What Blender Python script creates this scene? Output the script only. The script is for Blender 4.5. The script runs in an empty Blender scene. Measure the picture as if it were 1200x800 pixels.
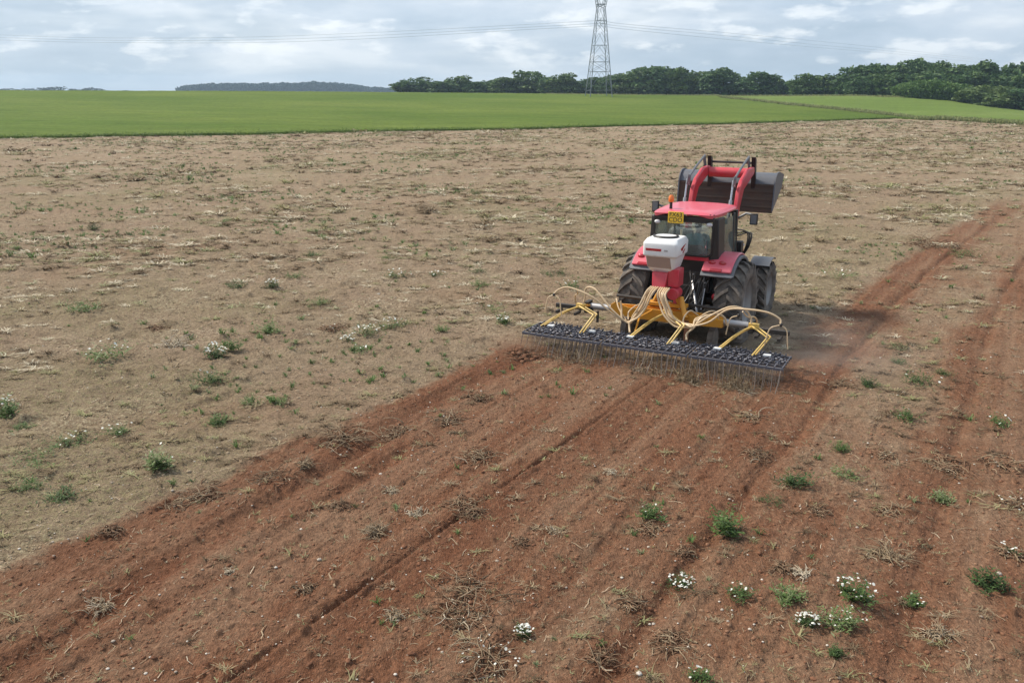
import bpy, math, random
import numpy as np
from mathutils import Vector, Matrix

random.seed(7)
R = math.radians
scene = bpy.context.scene
COL = scene.collection

# ------------------------------------------------------------------ camera
CAM_H = 5.42
PITCH = math.atan(0.292)
cam_d = bpy.data.cameras.new("camera")
cam = bpy.data.objects.new("camera", cam_d)
COL.objects.link(cam)
cam.location = (0, 0, CAM_H)
cam.rotation_euler = (math.pi / 2 - PITCH, 0, 0)
cam_d.sensor_width = 36.0
cam_d.lens = 30.0
cam_d.clip_start = 0.1
cam_d.clip_end = 9000
scene.camera = cam

# ------------------------------------------------------------------ light
SUN_EL, SUN_AZ = R(48), R(-62)          # azimuth clockwise from +Y (sun is to the left, a little ahead)
SUN_STRENGTH, SUN_ANGLE = 3.7, R(9)
SKY_GAIN = 1.0
EXPOSURE = 0.52

world = bpy.data.worlds.new("World")
scene.world = world
world.use_nodes = True
wt = world.node_tree
for n in list(wt.nodes):
    wt.nodes.remove(n)


def nd(t, typ, **kw):
    n = t.nodes.new(typ)
    for k, v in kw.items():
        if k in ("inputs",):
            for i, val in v.items():
                n.inputs[i].default_value = val
        else:
            setattr(n, k, v)
    return n


def ramp(t, fac, stops, interp='LINEAR'):
    r = t.nodes.new('ShaderNodeValToRGB')
    r.color_ramp.interpolation = interp
    el = r.color_ramp.elements
    while len(el) < len(stops):
        el.new(0.5)
    for e, (p, c) in zip(el, stops):
        e.position = p
        e.color = (c[0], c[1], c[2], 1) if not isinstance(c, (int, float)) else (c, c, c, 1)
    t.links.new(fac, r.inputs[0])
    return r.outputs[0]


def mixc(t, f, a, b, mode='MIX'):
    m = t.nodes.new('ShaderNodeMix')
    m.data_type = 'RGBA'
    m.blend_type = mode
    for sock, v in ((m.inputs[0], f), (m.inputs[6], a), (m.inputs[7], b)):
        if hasattr(v, 'links'):
            t.links.new(v, sock)
        elif isinstance(v, (int, float)):
            sock.default_value = v
        else:
            sock.default_value = (v[0], v[1], v[2], 1)
    return m.outputs[2]


def mth(t, op, a, b=0.0, clamp=False):
    m = t.nodes.new('ShaderNodeMath')
    m.operation = op
    m.use_clamp = clamp
    for i, v in enumerate((a, b)):
        if hasattr(v, 'links'):
            t.links.new(v, m.inputs[i])
        else:
            m.inputs[i].default_value = v
    return m.outputs[0]


def noise(t, vec, scale, detail=4, rough=0.55, dist=0.0):
    n = t.nodes.new('ShaderNodeTexNoise')
    n.inputs['Scale'].default_value = scale
    n.inputs['Detail'].default_value = detail
    n.inputs['Roughness'].default_value = rough
    n.inputs['Distortion'].default_value = dist
    if vec is not None:
        t.links.new(vec, n.inputs['Vector'])
    return n.outputs[0]


def mapping(t, vec, scale=(1, 1, 1), rot=(0, 0, 0), loc=(0, 0, 0)):
    m = t.nodes.new('ShaderNodeMapping')
    m.inputs['Scale'].default_value = scale
    m.inputs['Rotation'].default_value = rot
    m.inputs['Location'].default_value = loc
    t.links.new(vec, m.inputs['Vector'])
    return m.outputs[0]


tc = nd(wt, 'ShaderNodeTexCoord').outputs['Generated']
v1 = mapping(wt, tc, (1.0, 1.0, 3.8), loc=(0.3, 0.1, 0.4))
v2 = mapping(wt, tc, (1.0, 1.0, 3.2), loc=(2.3, 0.7, 0.1))
n1 = noise(wt, v1, 4.2, 7, 0.56, 0.1)
n2 = noise(wt, v2, 15.0, 7, 0.55, 0.1)
n3 = noise(wt, mapping(wt, tc, (1, 1, 6.0), loc=(5, 1, 3)), 6.0, 4, 0.5, 0.2)
cl = ramp(wt, n1, [(0.34, (0.30, 0.385, 0.49)), (0.46, (0.41, 0.49, 0.59)), (0.56, (0.50, 0.565, 0.65)), (0.66, (0.65, 0.69, 0.74))])
cl = mixc(wt, mth(wt, 'MULTIPLY', ramp(wt, n3, [(0.46, 0), (0.66, 1)]), 0.55), cl, (0.27, 0.36, 0.46))
sep = nd(wt, 'ShaderNodeSeparateXYZ')
wt.links.new(tc, sep.inputs[0])
# the bright broken tops lie in a band a few degrees above the horizon
band = ramp(wt, sep.outputs[2], [(0.0, 0), (0.035, 1), (0.075, 1), (0.16, 0.25)])
puff = mth(wt, 'MULTIPLY', ramp(wt, n2, [(0.53, 0), (0.64, 1)]), band)
cl = mixc(wt, mth(wt, 'MULTIPLY', puff, 0.65), cl, (0.82, 0.84, 0.86))
low = ramp(wt, sep.outputs[2], [(0.0, 1), (0.05, 0)])
cl = mixc(wt, mth(wt, 'MULTIPLY', low, 0.35), cl, (0.46, 0.54, 0.61))
sky = nd(wt, 'ShaderNodeTexSky', sky_type='NISHITA')
sky.sun_disc = False
sky.sun_elevation = SUN_EL
sky.sun_rotation = SUN_AZ
skc = mixc(wt, 1.0, sky.outputs[0], (0.1, 0.1, 0.1), 'MULTIPLY')
skym = mixc(wt, 0.88, skc, cl)
bg = nd(wt, 'ShaderNodeBackground')
bg.inputs[1].default_value = SKY_GAIN
wt.links.new(skym, bg.inputs[0])
wo = nd(wt, 'ShaderNodeOutputWorld')
wt.links.new(bg.outputs[0], wo.inputs[0])

sun_d = bpy.data.lights.new("sun", 'SUN')
sun_d.energy = SUN_STRENGTH
sun_d.angle = SUN_ANGLE
sun_d.color = (1.0, 0.92, 0.80)
sun = bpy.data.objects.new("sun", sun_d)
COL.objects.link(sun)
sdir = Vector((math.sin(SUN_AZ) * math.cos(SUN_EL), math.cos(SUN_AZ) * math.cos(SUN_EL), math.sin(SUN_EL)))
sun.rotation_euler = (-sdir).to_track_quat('-Z', 'Y').to_euler()
sun.location = (-30, 10, 60)

vs = scene.view_settings
vs.view_transform = 'Standard'
vs.look = 'None'
vs.gamma = 1.0
vs.use_curve_mapping = False
vs.exposure = EXPOSURE


# ------------------------------------------------------------------ helpers
def props(o, label=None, cat=None, group=None, kind=None):
    if label: o['label'] = label
    if cat: o['category'] = cat
    if group: o['group'] = group
    if kind: o['kind'] = kind
    return o


def empty(name, loc, rz=0.0, label=None, cat=None, group=None, scale=1.0):
    o = bpy.data.objects.new(name, None)
    o.location = loc
    o.rotation_euler = (0, 0, rz)
    o.scale = (scale,) * 3
    o.empty_display_size = 0.3
    COL.objects.link(o)
    return props(o, label, cat, group)


def np_mesh(name, V, F, mat, attrs=None, smooth=False):
    """V (n,3); F (m,k) constant polygon size"""
    me = bpy.data.meshes.new(name)
    V = np.ascontiguousarray(V, dtype=np.float32)
    F = np.ascontiguousarray(F, dtype=np.int32)
    m, k = F.shape
    me.vertices.add(len(V))
    me.vertices.foreach_set("co", V.ravel())
    me.loops.add(m * k)
    me.loops.foreach_set("vertex_index", F.ravel())
    me.polygons.add(m)
    me.polygons.foreach_set("loop_start", np.arange(0, m * k, k, dtype=np.int32))
    me.polygons.foreach_set("loop_total", np.full(m, k, dtype=np.int32))
    if smooth:
        me.polygons.foreach_set("use_smooth", np.ones(m, dtype=bool))
    if attrs:
        for an, av in attrs.items():
            a = me.attributes.new(an, 'FLOAT_COLOR', 'POINT')
            a.data.foreach_set("color", np.ascontiguousarray(av, dtype=np.float32).ravel())
    me.update()
    me.validate()
    me.materials.append(mat)
    return me


def link(name, me, parent=None, loc=None):
    o = bpy.data.objects.new(name, me)
    COL.objects.link(o)
    if parent: o.parent = parent
    if loc is not None: o.location = loc
    return o


class MB:
    def __init__(s, off=(0, 0, 0)):
        s.v, s.f, s.off = [], [], Vector(off)

    def add(s, vs_, fs_):
        b = len(s.v)
        s.v += [tuple(Vector(p)) for p in vs_]
        s.f += [tuple(b + i for i in f) for f in fs_]
        return s

    def box(s, c, d, rot=None):
        c = Vector(c)
        x, y, z = d[0] / 2, d[1] / 2, d[2] / 2
        P = [Vector(p) for p in ((-x, -y, -z), (x, -y, -z), (x, y, -z), (-x, y, -z), (-x, -y, z), (x, -y, z), (x, y, z), (-x, y, z))]
        if rot:
            M = Matrix.Rotation(rot[2], 3, 'Z') @ Matrix.Rotation(rot[1], 3, 'Y') @ Matrix.Rotation(rot[0], 3, 'X')
            P = [M @ p for p in P]
        return s.add([p + c for p in P], [(3, 2, 1, 0), (4, 5, 6, 7), (0, 1, 5, 4), (1, 2, 6, 5), (2, 3, 7, 6), (3, 0, 4, 7)])

    def hexa(s, P):
        """8 corner points, bottom ring then top ring"""
        return s.add(P, [(3, 2, 1, 0), (4, 5, 6, 7), (0, 1, 5, 4), (1, 2, 6, 5), (2, 3, 7, 6), (3, 0, 4, 7)])

    def prism(s, prof, a, b, ax='x'):
        """profile [(u,v)] extruded between a and b along ax (x: u=y v=z, y: u=x v=z)"""
        n = len(prof)
        f = (lambda t, u, v: (t, u, v)) if ax == 'x' else ((lambda t, u, v: (u, t, v)) if ax == 'y' else (lambda t, u, v: (u, v, t)))
        P = [f(a, u, v) for u, v in prof] + [f(b, u, v) for u, v in prof]
        F = [tuple(range(n - 1, -1, -1)), tuple(range(n, 2 * n))]
        F += [(i, (i + 1) % n, n + (i + 1) % n, n + i) for i in range(n)]
        return s.add(P, F)

    def tube(s, pts, r, seg=8, cap=True):
        pts = [Vector(p) for p in pts]
        n = len(pts)
        rr = r if isinstance(r, (list, tuple)) else [r] * n
        V, F = [], []
        prev = None
        for i, p in enumerate(pts):
            d = (pts[min(i + 1, n - 1)] - pts[max(i - 1, 0)])
            d = d.normalized() if d.length > 1e-9 else Vector((0, 0, 1))
            if prev is None:
                u = d.orthogonal().normalized()
            else:
                u = (prev - d * prev.dot(d))
                u = u.normalized() if u.length > 1e-6 else d.orthogonal().normalized()
            prev = u
            w = d.cross(u)
            for k in range(seg):
                a = 2 * math.pi * k / seg
                V.append(p + (u * math.cos(a) + w * math.sin(a)) * rr[i])
        for i in range(n - 1):
            for k in range(seg):
                k2 = (k + 1) % seg
                F.append((i * seg + k, i * seg + k2, (i + 1) * seg + k2, (i + 1) * seg + k))
        if cap:
            F.append(tuple(range(seg - 1, -1, -1)))
            F.append(tuple((n - 1) * seg + k for k in range(seg)))
        return s.add(V, F)

    def lathe_x(s, prof, cx, cy, cz, seg=48):
        """profile [(x offset, radius)] turned about the x axis"""
        V, F = [], []
        n = len(prof)
        for k in range(seg):
            a = 2 * math.pi * k / seg
            for (x, r) in prof:
                V.append((cx + x, cy + r * math.cos(a), cz + r * math.sin(a)))
        for k in range(seg):
            k2 = (k + 1) % seg
            for i in range(n - 1):
                F.append((k * n + i, k * n + i + 1, k2 * n + i + 1, k2 * n + i))
        return s.add(V, F)

    def ball(s, c, r, seg=12, rings=8):
        V, F = [], []
        rx = r if isinstance(r, (tuple, list)) else (r, r, r)
        for i in range(rings + 1):
            t = math.pi * i / rings
            for k in range(seg):
                a = 2 * math.pi * k / seg
                V.append((c[0] + rx[0] * math.sin(t) * math.cos(a), c[1] + rx[1] * math.sin(t) * math.sin(a), c[2] + rx[2] * math.cos(t)))
        for i in range(rings):
            for k in range(seg):
                k2 = (k + 1) % seg
                F.append((i * seg + k, (i + 1) * seg + k, (i + 1) * seg + k2, i * seg + k2))
        return s.add(V, F)

    def build(s, name, mat, parent=None, bevel=0.0, smooth=True, ang=35):
        me = bpy.data.meshes.new(name)
        o3 = s.off
        me.from_pydata([(p[0] - o3.x, p[1] - o3.y, p[2] - o3.z) for p in s.v], [], s.f)
        me.update()
        me.validate()
        import bmesh
        bm = bmesh.new()
        bm.from_mesh(me)
        bmesh.ops.remove_doubles(bm, verts=bm.verts, dist=1e-5)
        bmesh.ops.recalc_face_normals(bm, faces=bm.faces)
        bm.to_mesh(me)
        bm.free()
        me.materials.append(mat)
        if smooth:
            me.polygons.foreach_set("use_smooth", [True] * len(me.polygons))
            me.set_sharp_from_angle(angle=R(ang))
        o = link(name, me, parent)
        if bevel:
            m = o.modifiers.new('bevel', 'BEVEL')
            m.width = bevel
            m.segments = 2
            m.limit_method = 'ANGLE'
            m.angle_limit = R(40)
        return o


def spline(pts, n=8):
    """Catmull-Rom through the points"""
    P = [Vector(p) for p in pts]
    P = [P[0] * 2 - P[1]] + P + [P[-1] * 2 - P[-2]]
    out = []
    for i in range(1, len(P) - 2):
        p0, p1, p2, p3 = P[i - 1:i + 3]
        for k in range(n):
            t = k / n
            out.append(0.5 * ((2 * p1) + (p2 - p0) * t + (2 * p0 - 5 * p1 + 4 * p2 - p3) * t * t + (3 * p1 - p0 - 3 * p2 + p3) * t ** 3))
    out.append(P[-2])
    return out


# ------------------------------------------------------------------ materials
def mat_new(name):
    m = bpy.data.materials.new(name)
    m.use_nodes = True
    t = m.node_tree
    for n in list(t.nodes):
        t.nodes.remove(n)
    b = nd(t, 'ShaderNodeBsdfPrincipled')
    o = nd(t, 'ShaderNodeOutputMaterial')
    t.links.new(b.outputs[0], o.inputs[0])
    return m, t, b, o


def bump(t, b, h, strength=0.3, dist=0.01):
    n = nd(t, 'ShaderNodeBump')
    n.inputs['Strength'].default_value = strength
    n.inputs['Distance'].default_value = dist
    t.links.new(h, n.inputs['Height'])
    t.links.new(n.outputs[0], b.inputs['Normal'])


DUST = (0.30, 0.21, 0.15)


def paint(name, col, rough=0.35, dust=0.25, metal=0.0, scale=6.0, coat=0.0, dustcol=DUST, bmp=0.0, spec=0.5):
    """painted or bare surface with field dust that has settled in uneven patches"""
    m, t, b, o = mat_new(name)
    oc = nd(t, 'ShaderNodeTexCoord').outputs['Object']
    n = noise(t, oc, scale, 6, 0.65)
    fine = noise(t, oc, scale * 9, 3, 0.6)
    f = mth(t, 'MULTIPLY', ramp(t, n, [(0.35, 0.15), (0.7, 1.0)]), dust)
    f = mth(t, 'ADD', f, mth(t, 'MULTIPLY', ramp(t, fine, [(0.55, 0), (0.75, 1)]), dust * 0.4), True)
    c = mixc(t, f, col, dustcol)
    c = mixc(t, 0.25, c, ramp(t, fine, [(0.3, tuple(x * 0.75 for x in col)), (0.7, tuple(min(1, x * 1.2) for x in col))]))
    t.links.new(c, b.inputs['Base Color'])
    b.inputs['Metallic'].default_value = metal
    b.inputs['Specular IOR Level'].default_value = spec
    t.links.new(mth(t, 'ADD', mth(t, 'MULTIPLY', f, 0.5), rough, True), b.inputs['Roughness'])
    if coat:
        b.inputs['Coat Weight'].default_value = coat
        b.inputs['Coat Roughness'].default_value = 0.12
    if bmp:
        bump(t, b, fine, bmp, 0.004)
    return m


M = {}
M['red'] = paint('red_paint', (0.60, 0.022, 0.05), 0.32, 0.34, coat=0.25, scale=4)
M['roof_red'] = paint('red_plastic_painted_sheen', (0.68, 0.075, 0.12), 0.32, 0.34, coat=0.35, scale=3.5, dustcol=(0.48, 0.30, 0.26))  # pale pink of the dust patches also paints in the roof's sky highlights
M['deep_red'] = paint('red_lens', (0.42, 0.01, 0.02), 0.15, 0.1, coat=0.5)
M['black'] = paint('black_plastic', (0.012, 0.012, 0.013), 0.42, 0.10)
M['chassis'] = paint('dusty_chassis', (0.02, 0.019, 0.018), 0.6, 0.18, bmp=0.3)
M['rubber'] = paint('dusty_rubber', (0.04, 0.036, 0.034), 0.85, 0.8, scale=3.5, dustcol=(0.35, 0.295, 0.245), bmp=0.4)
M['rim'] = paint('rim_paint', (0.32, 0.32, 0.32), 0.4, 0.5)
M['grey'] = paint('grey_plastic', (0.12, 0.135, 0.155), 0.45, 0.25)
M['steel'] = paint('steel', (0.42, 0.42, 0.43), 0.35, 0.25, metal=0.6)
M['chrome'] = paint('hydraulic_rod', (0.55, 0.55, 0.58), 0.25, 0.12, metal=0.7)
M['bucket_grey'] = paint('bucket_paint', (0.085, 0.10, 0.125), 0.42, 0.22, scale=3)
M['bucket_brown'] = paint('worn_bucket_steel', (0.05, 0.036, 0.028), 0.6, 0.5, scale=2.5, dustcol=(0.15, 0.09, 0.06), bmp=0.3)
M['yellow'] = paint('yellow_paint', (0.68, 0.30, 0.012), 0.4, 0.26)
M['pale_yellow'] = paint('pale_yellow_paint', (0.74, 0.50, 0.13), 0.45, 0.3)
M['hose'] = paint('translucent_seed_hose', (0.62, 0.46, 0.28), 0.35, 0.2, dustcol=(0.42, 0.3, 0.2))
M['mat_steel'] = paint('blued_harrow_steel', (0.085, 0.10, 0.135), 0.5, 0.38, metal=0.3, scale=14)
M['tine'] = paint('worn_tine_steel', (0.15, 0.13, 0.115), 0.5, 0.5, metal=0.2, scale=20, dustcol=(0.22, 0.13, 0.09))
M['white'] = paint('white_polyethylene', (0.80, 0.80, 0.79), 0.35, 0.06)
M['beige'] = paint('seed_seen_through_hopper', (0.36, 0.245, 0.19), 0.4, 0.25)
M['orange'] = paint('orange_lens', (0.85, 0.20, 0.03), 0.2, 0.1)
M['plate'] = paint('yellow_number_plate', (0.82, 0.50, 0.03), 0.4, 0.08)
M['plate_ink'] = paint('plate_characters', (0.05, 0.03, 0.01), 0.5, 0.1)
M['lamp'] = paint('clear_lamp', (0.6, 0.6, 0.62), 0.15, 0.1)
M['skin'] = paint('skin', (0.50, 0.29, 0.20), 0.5, 0.0)
M['cloth'] = paint('teal_workwear', (0.09, 0.36, 0.38), 0.85, 0.05)
M['trousers'] = paint('dark_trousers', (0.03, 0.035, 0.05), 0.85, 0.1)
M['hair'] = paint('hair', (0.03, 0.02, 0.015), 0.7, 0.0)
M['seat'] = paint('seat_fabric', (0.035, 0.033, 0.035), 0.8, 0.2)
M['galv'] = paint('galvanised_lattice', (0.20, 0.225, 0.25), 0.55, 0.0, metal=0.2, scale=0.5)
M['cable'] = paint('aluminium_cable', (0.26, 0.29, 0.32), 0.6, 0.0, scale=0.2)
M['ceramic'] = paint('insulator_glass', (0.35, 0.38, 0.4), 0.3, 0.0)

# glass
m, t, b, o = mat_new('cab_glass')
tr = nd(t, 'ShaderNodeBsdfTransparent')
tr.inputs[0].default_value = (0.80, 0.90, 0.88, 1)
gl = nd(t, 'ShaderNodeBsdfGlossy')
gl.inputs[1].default_value = 0.06
gl.inputs[0].default_value = (0.8, 0.9, 0.9, 1)
df = nd(t, 'ShaderNodeBsdfDiffuse')
df.inputs[0].default_value = (0.42, 0.50, 0.46, 1)
mx0 = nd(t, 'ShaderNodeMixShader')
t.links.new(mth(t, 'MULTIPLY', ramp(t, noise(t, nd(t, 'ShaderNodeTexCoord').outputs['Object'], 3, 4), [(0.35, 0.4), (0.7, 1)]), 0.38), mx0.inputs[0])
t.links.new(tr.outputs[0], mx0.inputs[1])
t.links.new(df.outputs[0], mx0.inputs[2])
fr = nd(t, 'ShaderNodeFresnel')
fr.inputs[0].default_value = 1.5
mx = nd(t, 'ShaderNodeMixShader')
t.links.new(mth(t, 'ADD', mth(t, 'MULTIPLY', fr.outputs[0], 0.9), 0.05, True), mx.inputs[0])
t.links.new(mx0.outputs[0], mx.inputs[1])
t.links.new(gl.outputs[0], mx.inputs[2])
t.links.new(mx.outputs[0], o.inputs[0])
M['glass'] = m
mc = m.copy()
mc.name = 'clean_glass'
for n_ in mc.node_tree.nodes:
    if n_.type == 'MATH' and n_.operation == 'MULTIPLY' and abs(n_.inputs[1].default_value - 0.38) < 1e-4: n_.inputs[1].default_value = 0.14
    if n_.type == 'BSDF_TRANSPARENT': n_.inputs[0].default_value = (0.93, 0.97, 0.96, 1)
    if n_.type == 'BSDF_DIFFUSE': n_.inputs[0].default_value = (0.62, 0.68, 0.64, 1)
M['glass_clear'] = mc


def tint_mat(name, stops, rough=0.8, trans=0.0, nscale=0.0):
    """colour chosen per plant / clod through the 'tint' attribute"""
    m, t, b, o = mat_new(name)
    at = nd(t, 'ShaderNodeAttribute', attribute_name='tint')
    sp = nd(t, 'ShaderNodeSeparateColor')
    t.links.new(at.outputs['Color'], sp.inputs[0])
    c = ramp(t, sp.outputs[0], stops)
    g = nd(t, 'ShaderNodeTexCoord').outputs['Object']
    k = noise(t, g, nscale or 40, 3, 0.6)
    c = mixc(t, 0.45, c, mixc(t, 1.0, c, ramp(t, k, [(0.3, 0.45), (0.7, 1.5)]), 'MULTIPLY'))
    t.links.new(c, b.inputs['Base Color'])
    b.inputs['Roughness'].default_value = rough
    b.inputs['Specular IOR Level'].default_value = 0.25
    if trans:
        tl = nd(t, 'ShaderNodeBsdfTranslucent')
        t.links.new(c, tl.inputs[0])
        ms = nd(t, 'ShaderNodeMixShader')
        ms.inputs[0].default_value = trans
        t.links.new(b.outputs[0], ms.inputs[1])
        t.links.new(tl.outputs[0], ms.inputs[2])
        t.links.new(ms.outputs[0], o.inputs[0])
    return m


M['litter'] = tint_mat('dead_weed', [(0.0, (0.075, 0.050, 0.028)), (0.3, (0.19, 0.135, 0.08)), (0.5, (0.33, 0.25, 0.16)), (0.75, (0.27, 0.255, 0.12)), (0.9, (0.30, 0.30, 0.16)), (1.0, (0.58, 0.51, 0.38))], 0.85, 0.15)
M['straw'] = tint_mat('straw', [(0.0, (0.16, 0.10, 0.06)), (0.6, (0.36, 0.27, 0.17)), (1.0, (0.58, 0.50, 0.38))], 0.7, 0.15)
M['clod'] = tint_mat('soil_clod', [(0.0, (0.15, 0.066, 0.036)), (0.3, (0.205, 0.096, 0.053)), (0.5, (0.24, 0.13, 0.078)), (0.7, (0.275, 0.195, 0.123)), (1.0, (0.35, 0.262, 0.175))], 0.95)
M['stone'] = tint_mat('limestone_chip', [(0.0, (0.28, 0.21, 0.15)), (1.0, (0.62, 0.56, 0.48))], 0.8)
M['weed'] = tint_mat('weed_leaf', [(0.0, (0.036, 0.058, 0.022)), (0.4, (0.075, 0.125, 0.040)), (0.75, (0.12, 0.20, 0.055)), (1.0, (0.26, 0.28, 0.15))], 0.6, 0.3)
M['petal'] = tint_mat('white_petal', [(0.0, (0.55, 0.53, 0.44)), (1.0, (0.85, 0.85, 0.80))], 0.6, 0.2)
M['root'] = tint_mat('root_fibre', [(0.0, (0.09, 0.045, 0.026)), (0.5, (0.19, 0.11, 0.066)), (1.0, (0.34, 0.24, 0.155))], 0.95)
M['crop'] = tint_mat('young_cereal', [(0.0, (0.08, 0.14, 0.02)), (1.0, (0.16, 0.235, 0.04))], 0.6, 0.3, 0.4)
M['margin'] = tint_mat('rough_margin_grass', [(0.0, (0.11, 0.145, 0.045)), (0.6, (0.24, 0.27, 0.10)), (1.0, (0.40, 0.38, 0.21))], 0.7, 0.2, 0.5)
M['bark'] = tint_mat('bark', [(0, (0.07, 0.055, 0.04)), (1, (0.12, 0.10, 0.075))], 0.9)
M['leafA'] = tint_mat('oak_foliage', [(0.0, (0.022, 0.052, 0.018)), (0.5, (0.065, 0.125, 0.040)), (1.0, (0.15, 0.23, 0.08))], 0.6, 0.25, 0.6)
M['leafD'] = tint_mat('ash_foliage', [(0.0, (0.030, 0.060, 0.018)), (0.5, (0.085, 0.145, 0.040)), (1.0, (0.17, 0.25, 0.075))], 0.6, 0.25, 0.6)
M['leafB'] = tint_mat('light_foliage', [(0.0, (0.06, 0.10, 0.03)), (0.5, (0.13, 0.19, 0.06)), (1.0, (0.22, 0.28, 0.10))], 0.6, 0.25, 0.6)
M['leafC'] = tint_mat('far_foliage', [(0.0, (0.008, 0.030, 0.026)), (1.0, (0.020, 0.056, 0.040))], 0.7, 0.2, 0.05)


# ------------------------------------------------------------------ ground shape
def hsh(ix, iy, seed):
    h = (ix.astype(np.int64) * 374761393 + iy.astype(np.int64) * 668265263 + seed * 1442695041) & 0xFFFFFFFF
    h = ((h ^ (h >> 13)) * 1274126177) & 0xFFFFFFFF
    h = (h ^ (h >> 16)) & 0xFFFFFFFF
    return h.astype(np.float64) / 4294967295.0


def vn(x, y, seed=0):
    x0, y0 = np.floor(x), np.floor(y)
    fx, fy = x - x0, y - y0
    fx = fx * fx * (3 - 2 * fx)
    fy = fy * fy * (3 - 2 * fy)
    a, b_, c, d = hsh(x0, y0, seed), hsh(x0 + 1, y0, seed), hsh(x0, y0 + 1, seed), hsh(x0 + 1, y0 + 1, seed)
    return ((a * (1 - fx) + b_ * fx) * (1 - fy) + (c * (1 - fx) + d * fx) * fy) * 2 - 1


def fbm(x, y, w, octs=3, seed=0, gain=0.5):
    s, a = 0, 1.0
    for i in range(octs):
        ca, sa = math.cos(i * 1.1 + 0.5), math.sin(i * 1.1 + 0.5)
        s = s + a * vn((x * ca - y * sa) / w + i * 17.3, (x * sa + y * ca) / w - i * 9.1, seed + i)
        a *= gain
        w *= 0.5
    return s


def row_el(row):
    return math.atan((400 - row) / 1000.0) - PITCH


def px_az(px, row=112):
    b = (row - 400) / 1000.0
    return math.atan2((px - 600) / 1000.0, math.cos(PITCH) - b * math.sin(PITCH))


def G(px, py):
    """spot on the flat field for a point of the photograph's ground"""
    a, b = (px - 600) / 1000.0, (py - 400) / 1000.0
    dy = math.cos(PITCH) - b * math.sin(PITCH)
    dz = -math.sin(PITCH) - b * math.cos(PITCH)
    k = CAM_H / -dz
    return a * k, dy * k


_e = [(-900, 190), (-400, 172), (0, 163), (300, 158.3), (600, 152.5), (850, 146), (960, 142.5), (1050, 139.5), (1110, 142), (1200, 147.5), (1400, 160), (1800, 190)]
EDGE_AZ = np.array([px_az(p, r_) for p, r_ in _e])
EDGE_R = np.array([math.hypot(*G(p, r_)) for p, r_ in _e])
RC = 262.0
_c = [(-900, 106), (0, 107.3), (300, 108), (600, 110.5), (700, 112), (850, 113.5), (1000, 112.8), (1050, 114), (1120, 118.5), (1200, 126.5), (1400, 140), (1800, 150)]
CR_AZ = np.array([px_az(p) for p, _ in _c])
CR_Z = np.array([CAM_H + math.tan(row_el(r_)) * RC for _, r_ in _c])


def macro(x, y):
    az = np.arctan2(x, y)
    r = np.hypot(x, y)
    re = np.interp(az, EDGE_AZ, EDGE_R)
    zc = np.interp(az, CR_AZ, CR_Z)
    s = np.clip((r - re) / (RC - re), 0, 1)
    z = zc * s ** 1.15
    z = np.where(r > RC, zc - np.minimum(r - RC, 250) * 0.007, z)
    # behind the viewer the land stays level
    k = np.clip((math.pi * 0.62 - np.abs(az)) / 0.5, 0, 1)
    return z * k


_ly = np.array([-20, 8.79, 18.22, 22.72, 28.28, 37.12, 43.66, 140])
_lx = np.array([-23.6, -5.97, -0.19, 2.68, 6.53, 13.04, 17.9, 89.9])


def pass_offset(x, y):
    return x - np.interp(y, _ly, _lx)


HEAD = R(28.1)
TX, TY = 4.02, 19.2


def tractor_local(x, y):
    dx, dy = x - TX, y - TY
    c, s = math.cos(HEAD), math.sin(HEAD)
    return dx * c - dy * s, dx * s + dy * c


def to_world(lx, ly):
    c, s = math.cos(HEAD), math.sin(HEAD)
    return TX + lx * c + ly * s, TY - lx * s + ly * c


def sm(a, b_, x):
    t_ = np.clip((x - a) / (b_ - a), 0, 1)
    return t_ * t_ * (3 - 2 * t_)


_rut = [((0, 790), (200, 660), (400, 540), (500, 476), (620, 418)), ((60, 800), (300, 645), (470, 533))]
_rutw = [[G(*p) for p in L] for L in _rut]


def dist_poly(x, y, L):
    best = np.full(x.shape, 1e9)
    for (ax, ay), (bx, by) in zip(L[:-1], L[1:]):
        dx, dy = bx - ax, by - ay
        t_ = np.clip(((x - ax) * dx + (y - ay) * dy) / (dx * dx + dy * dy), 0, 1)
        best = np.minimum(best, np.hypot(x - ax - t_ * dx, y - ay - t_ * dy))
    return best


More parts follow.
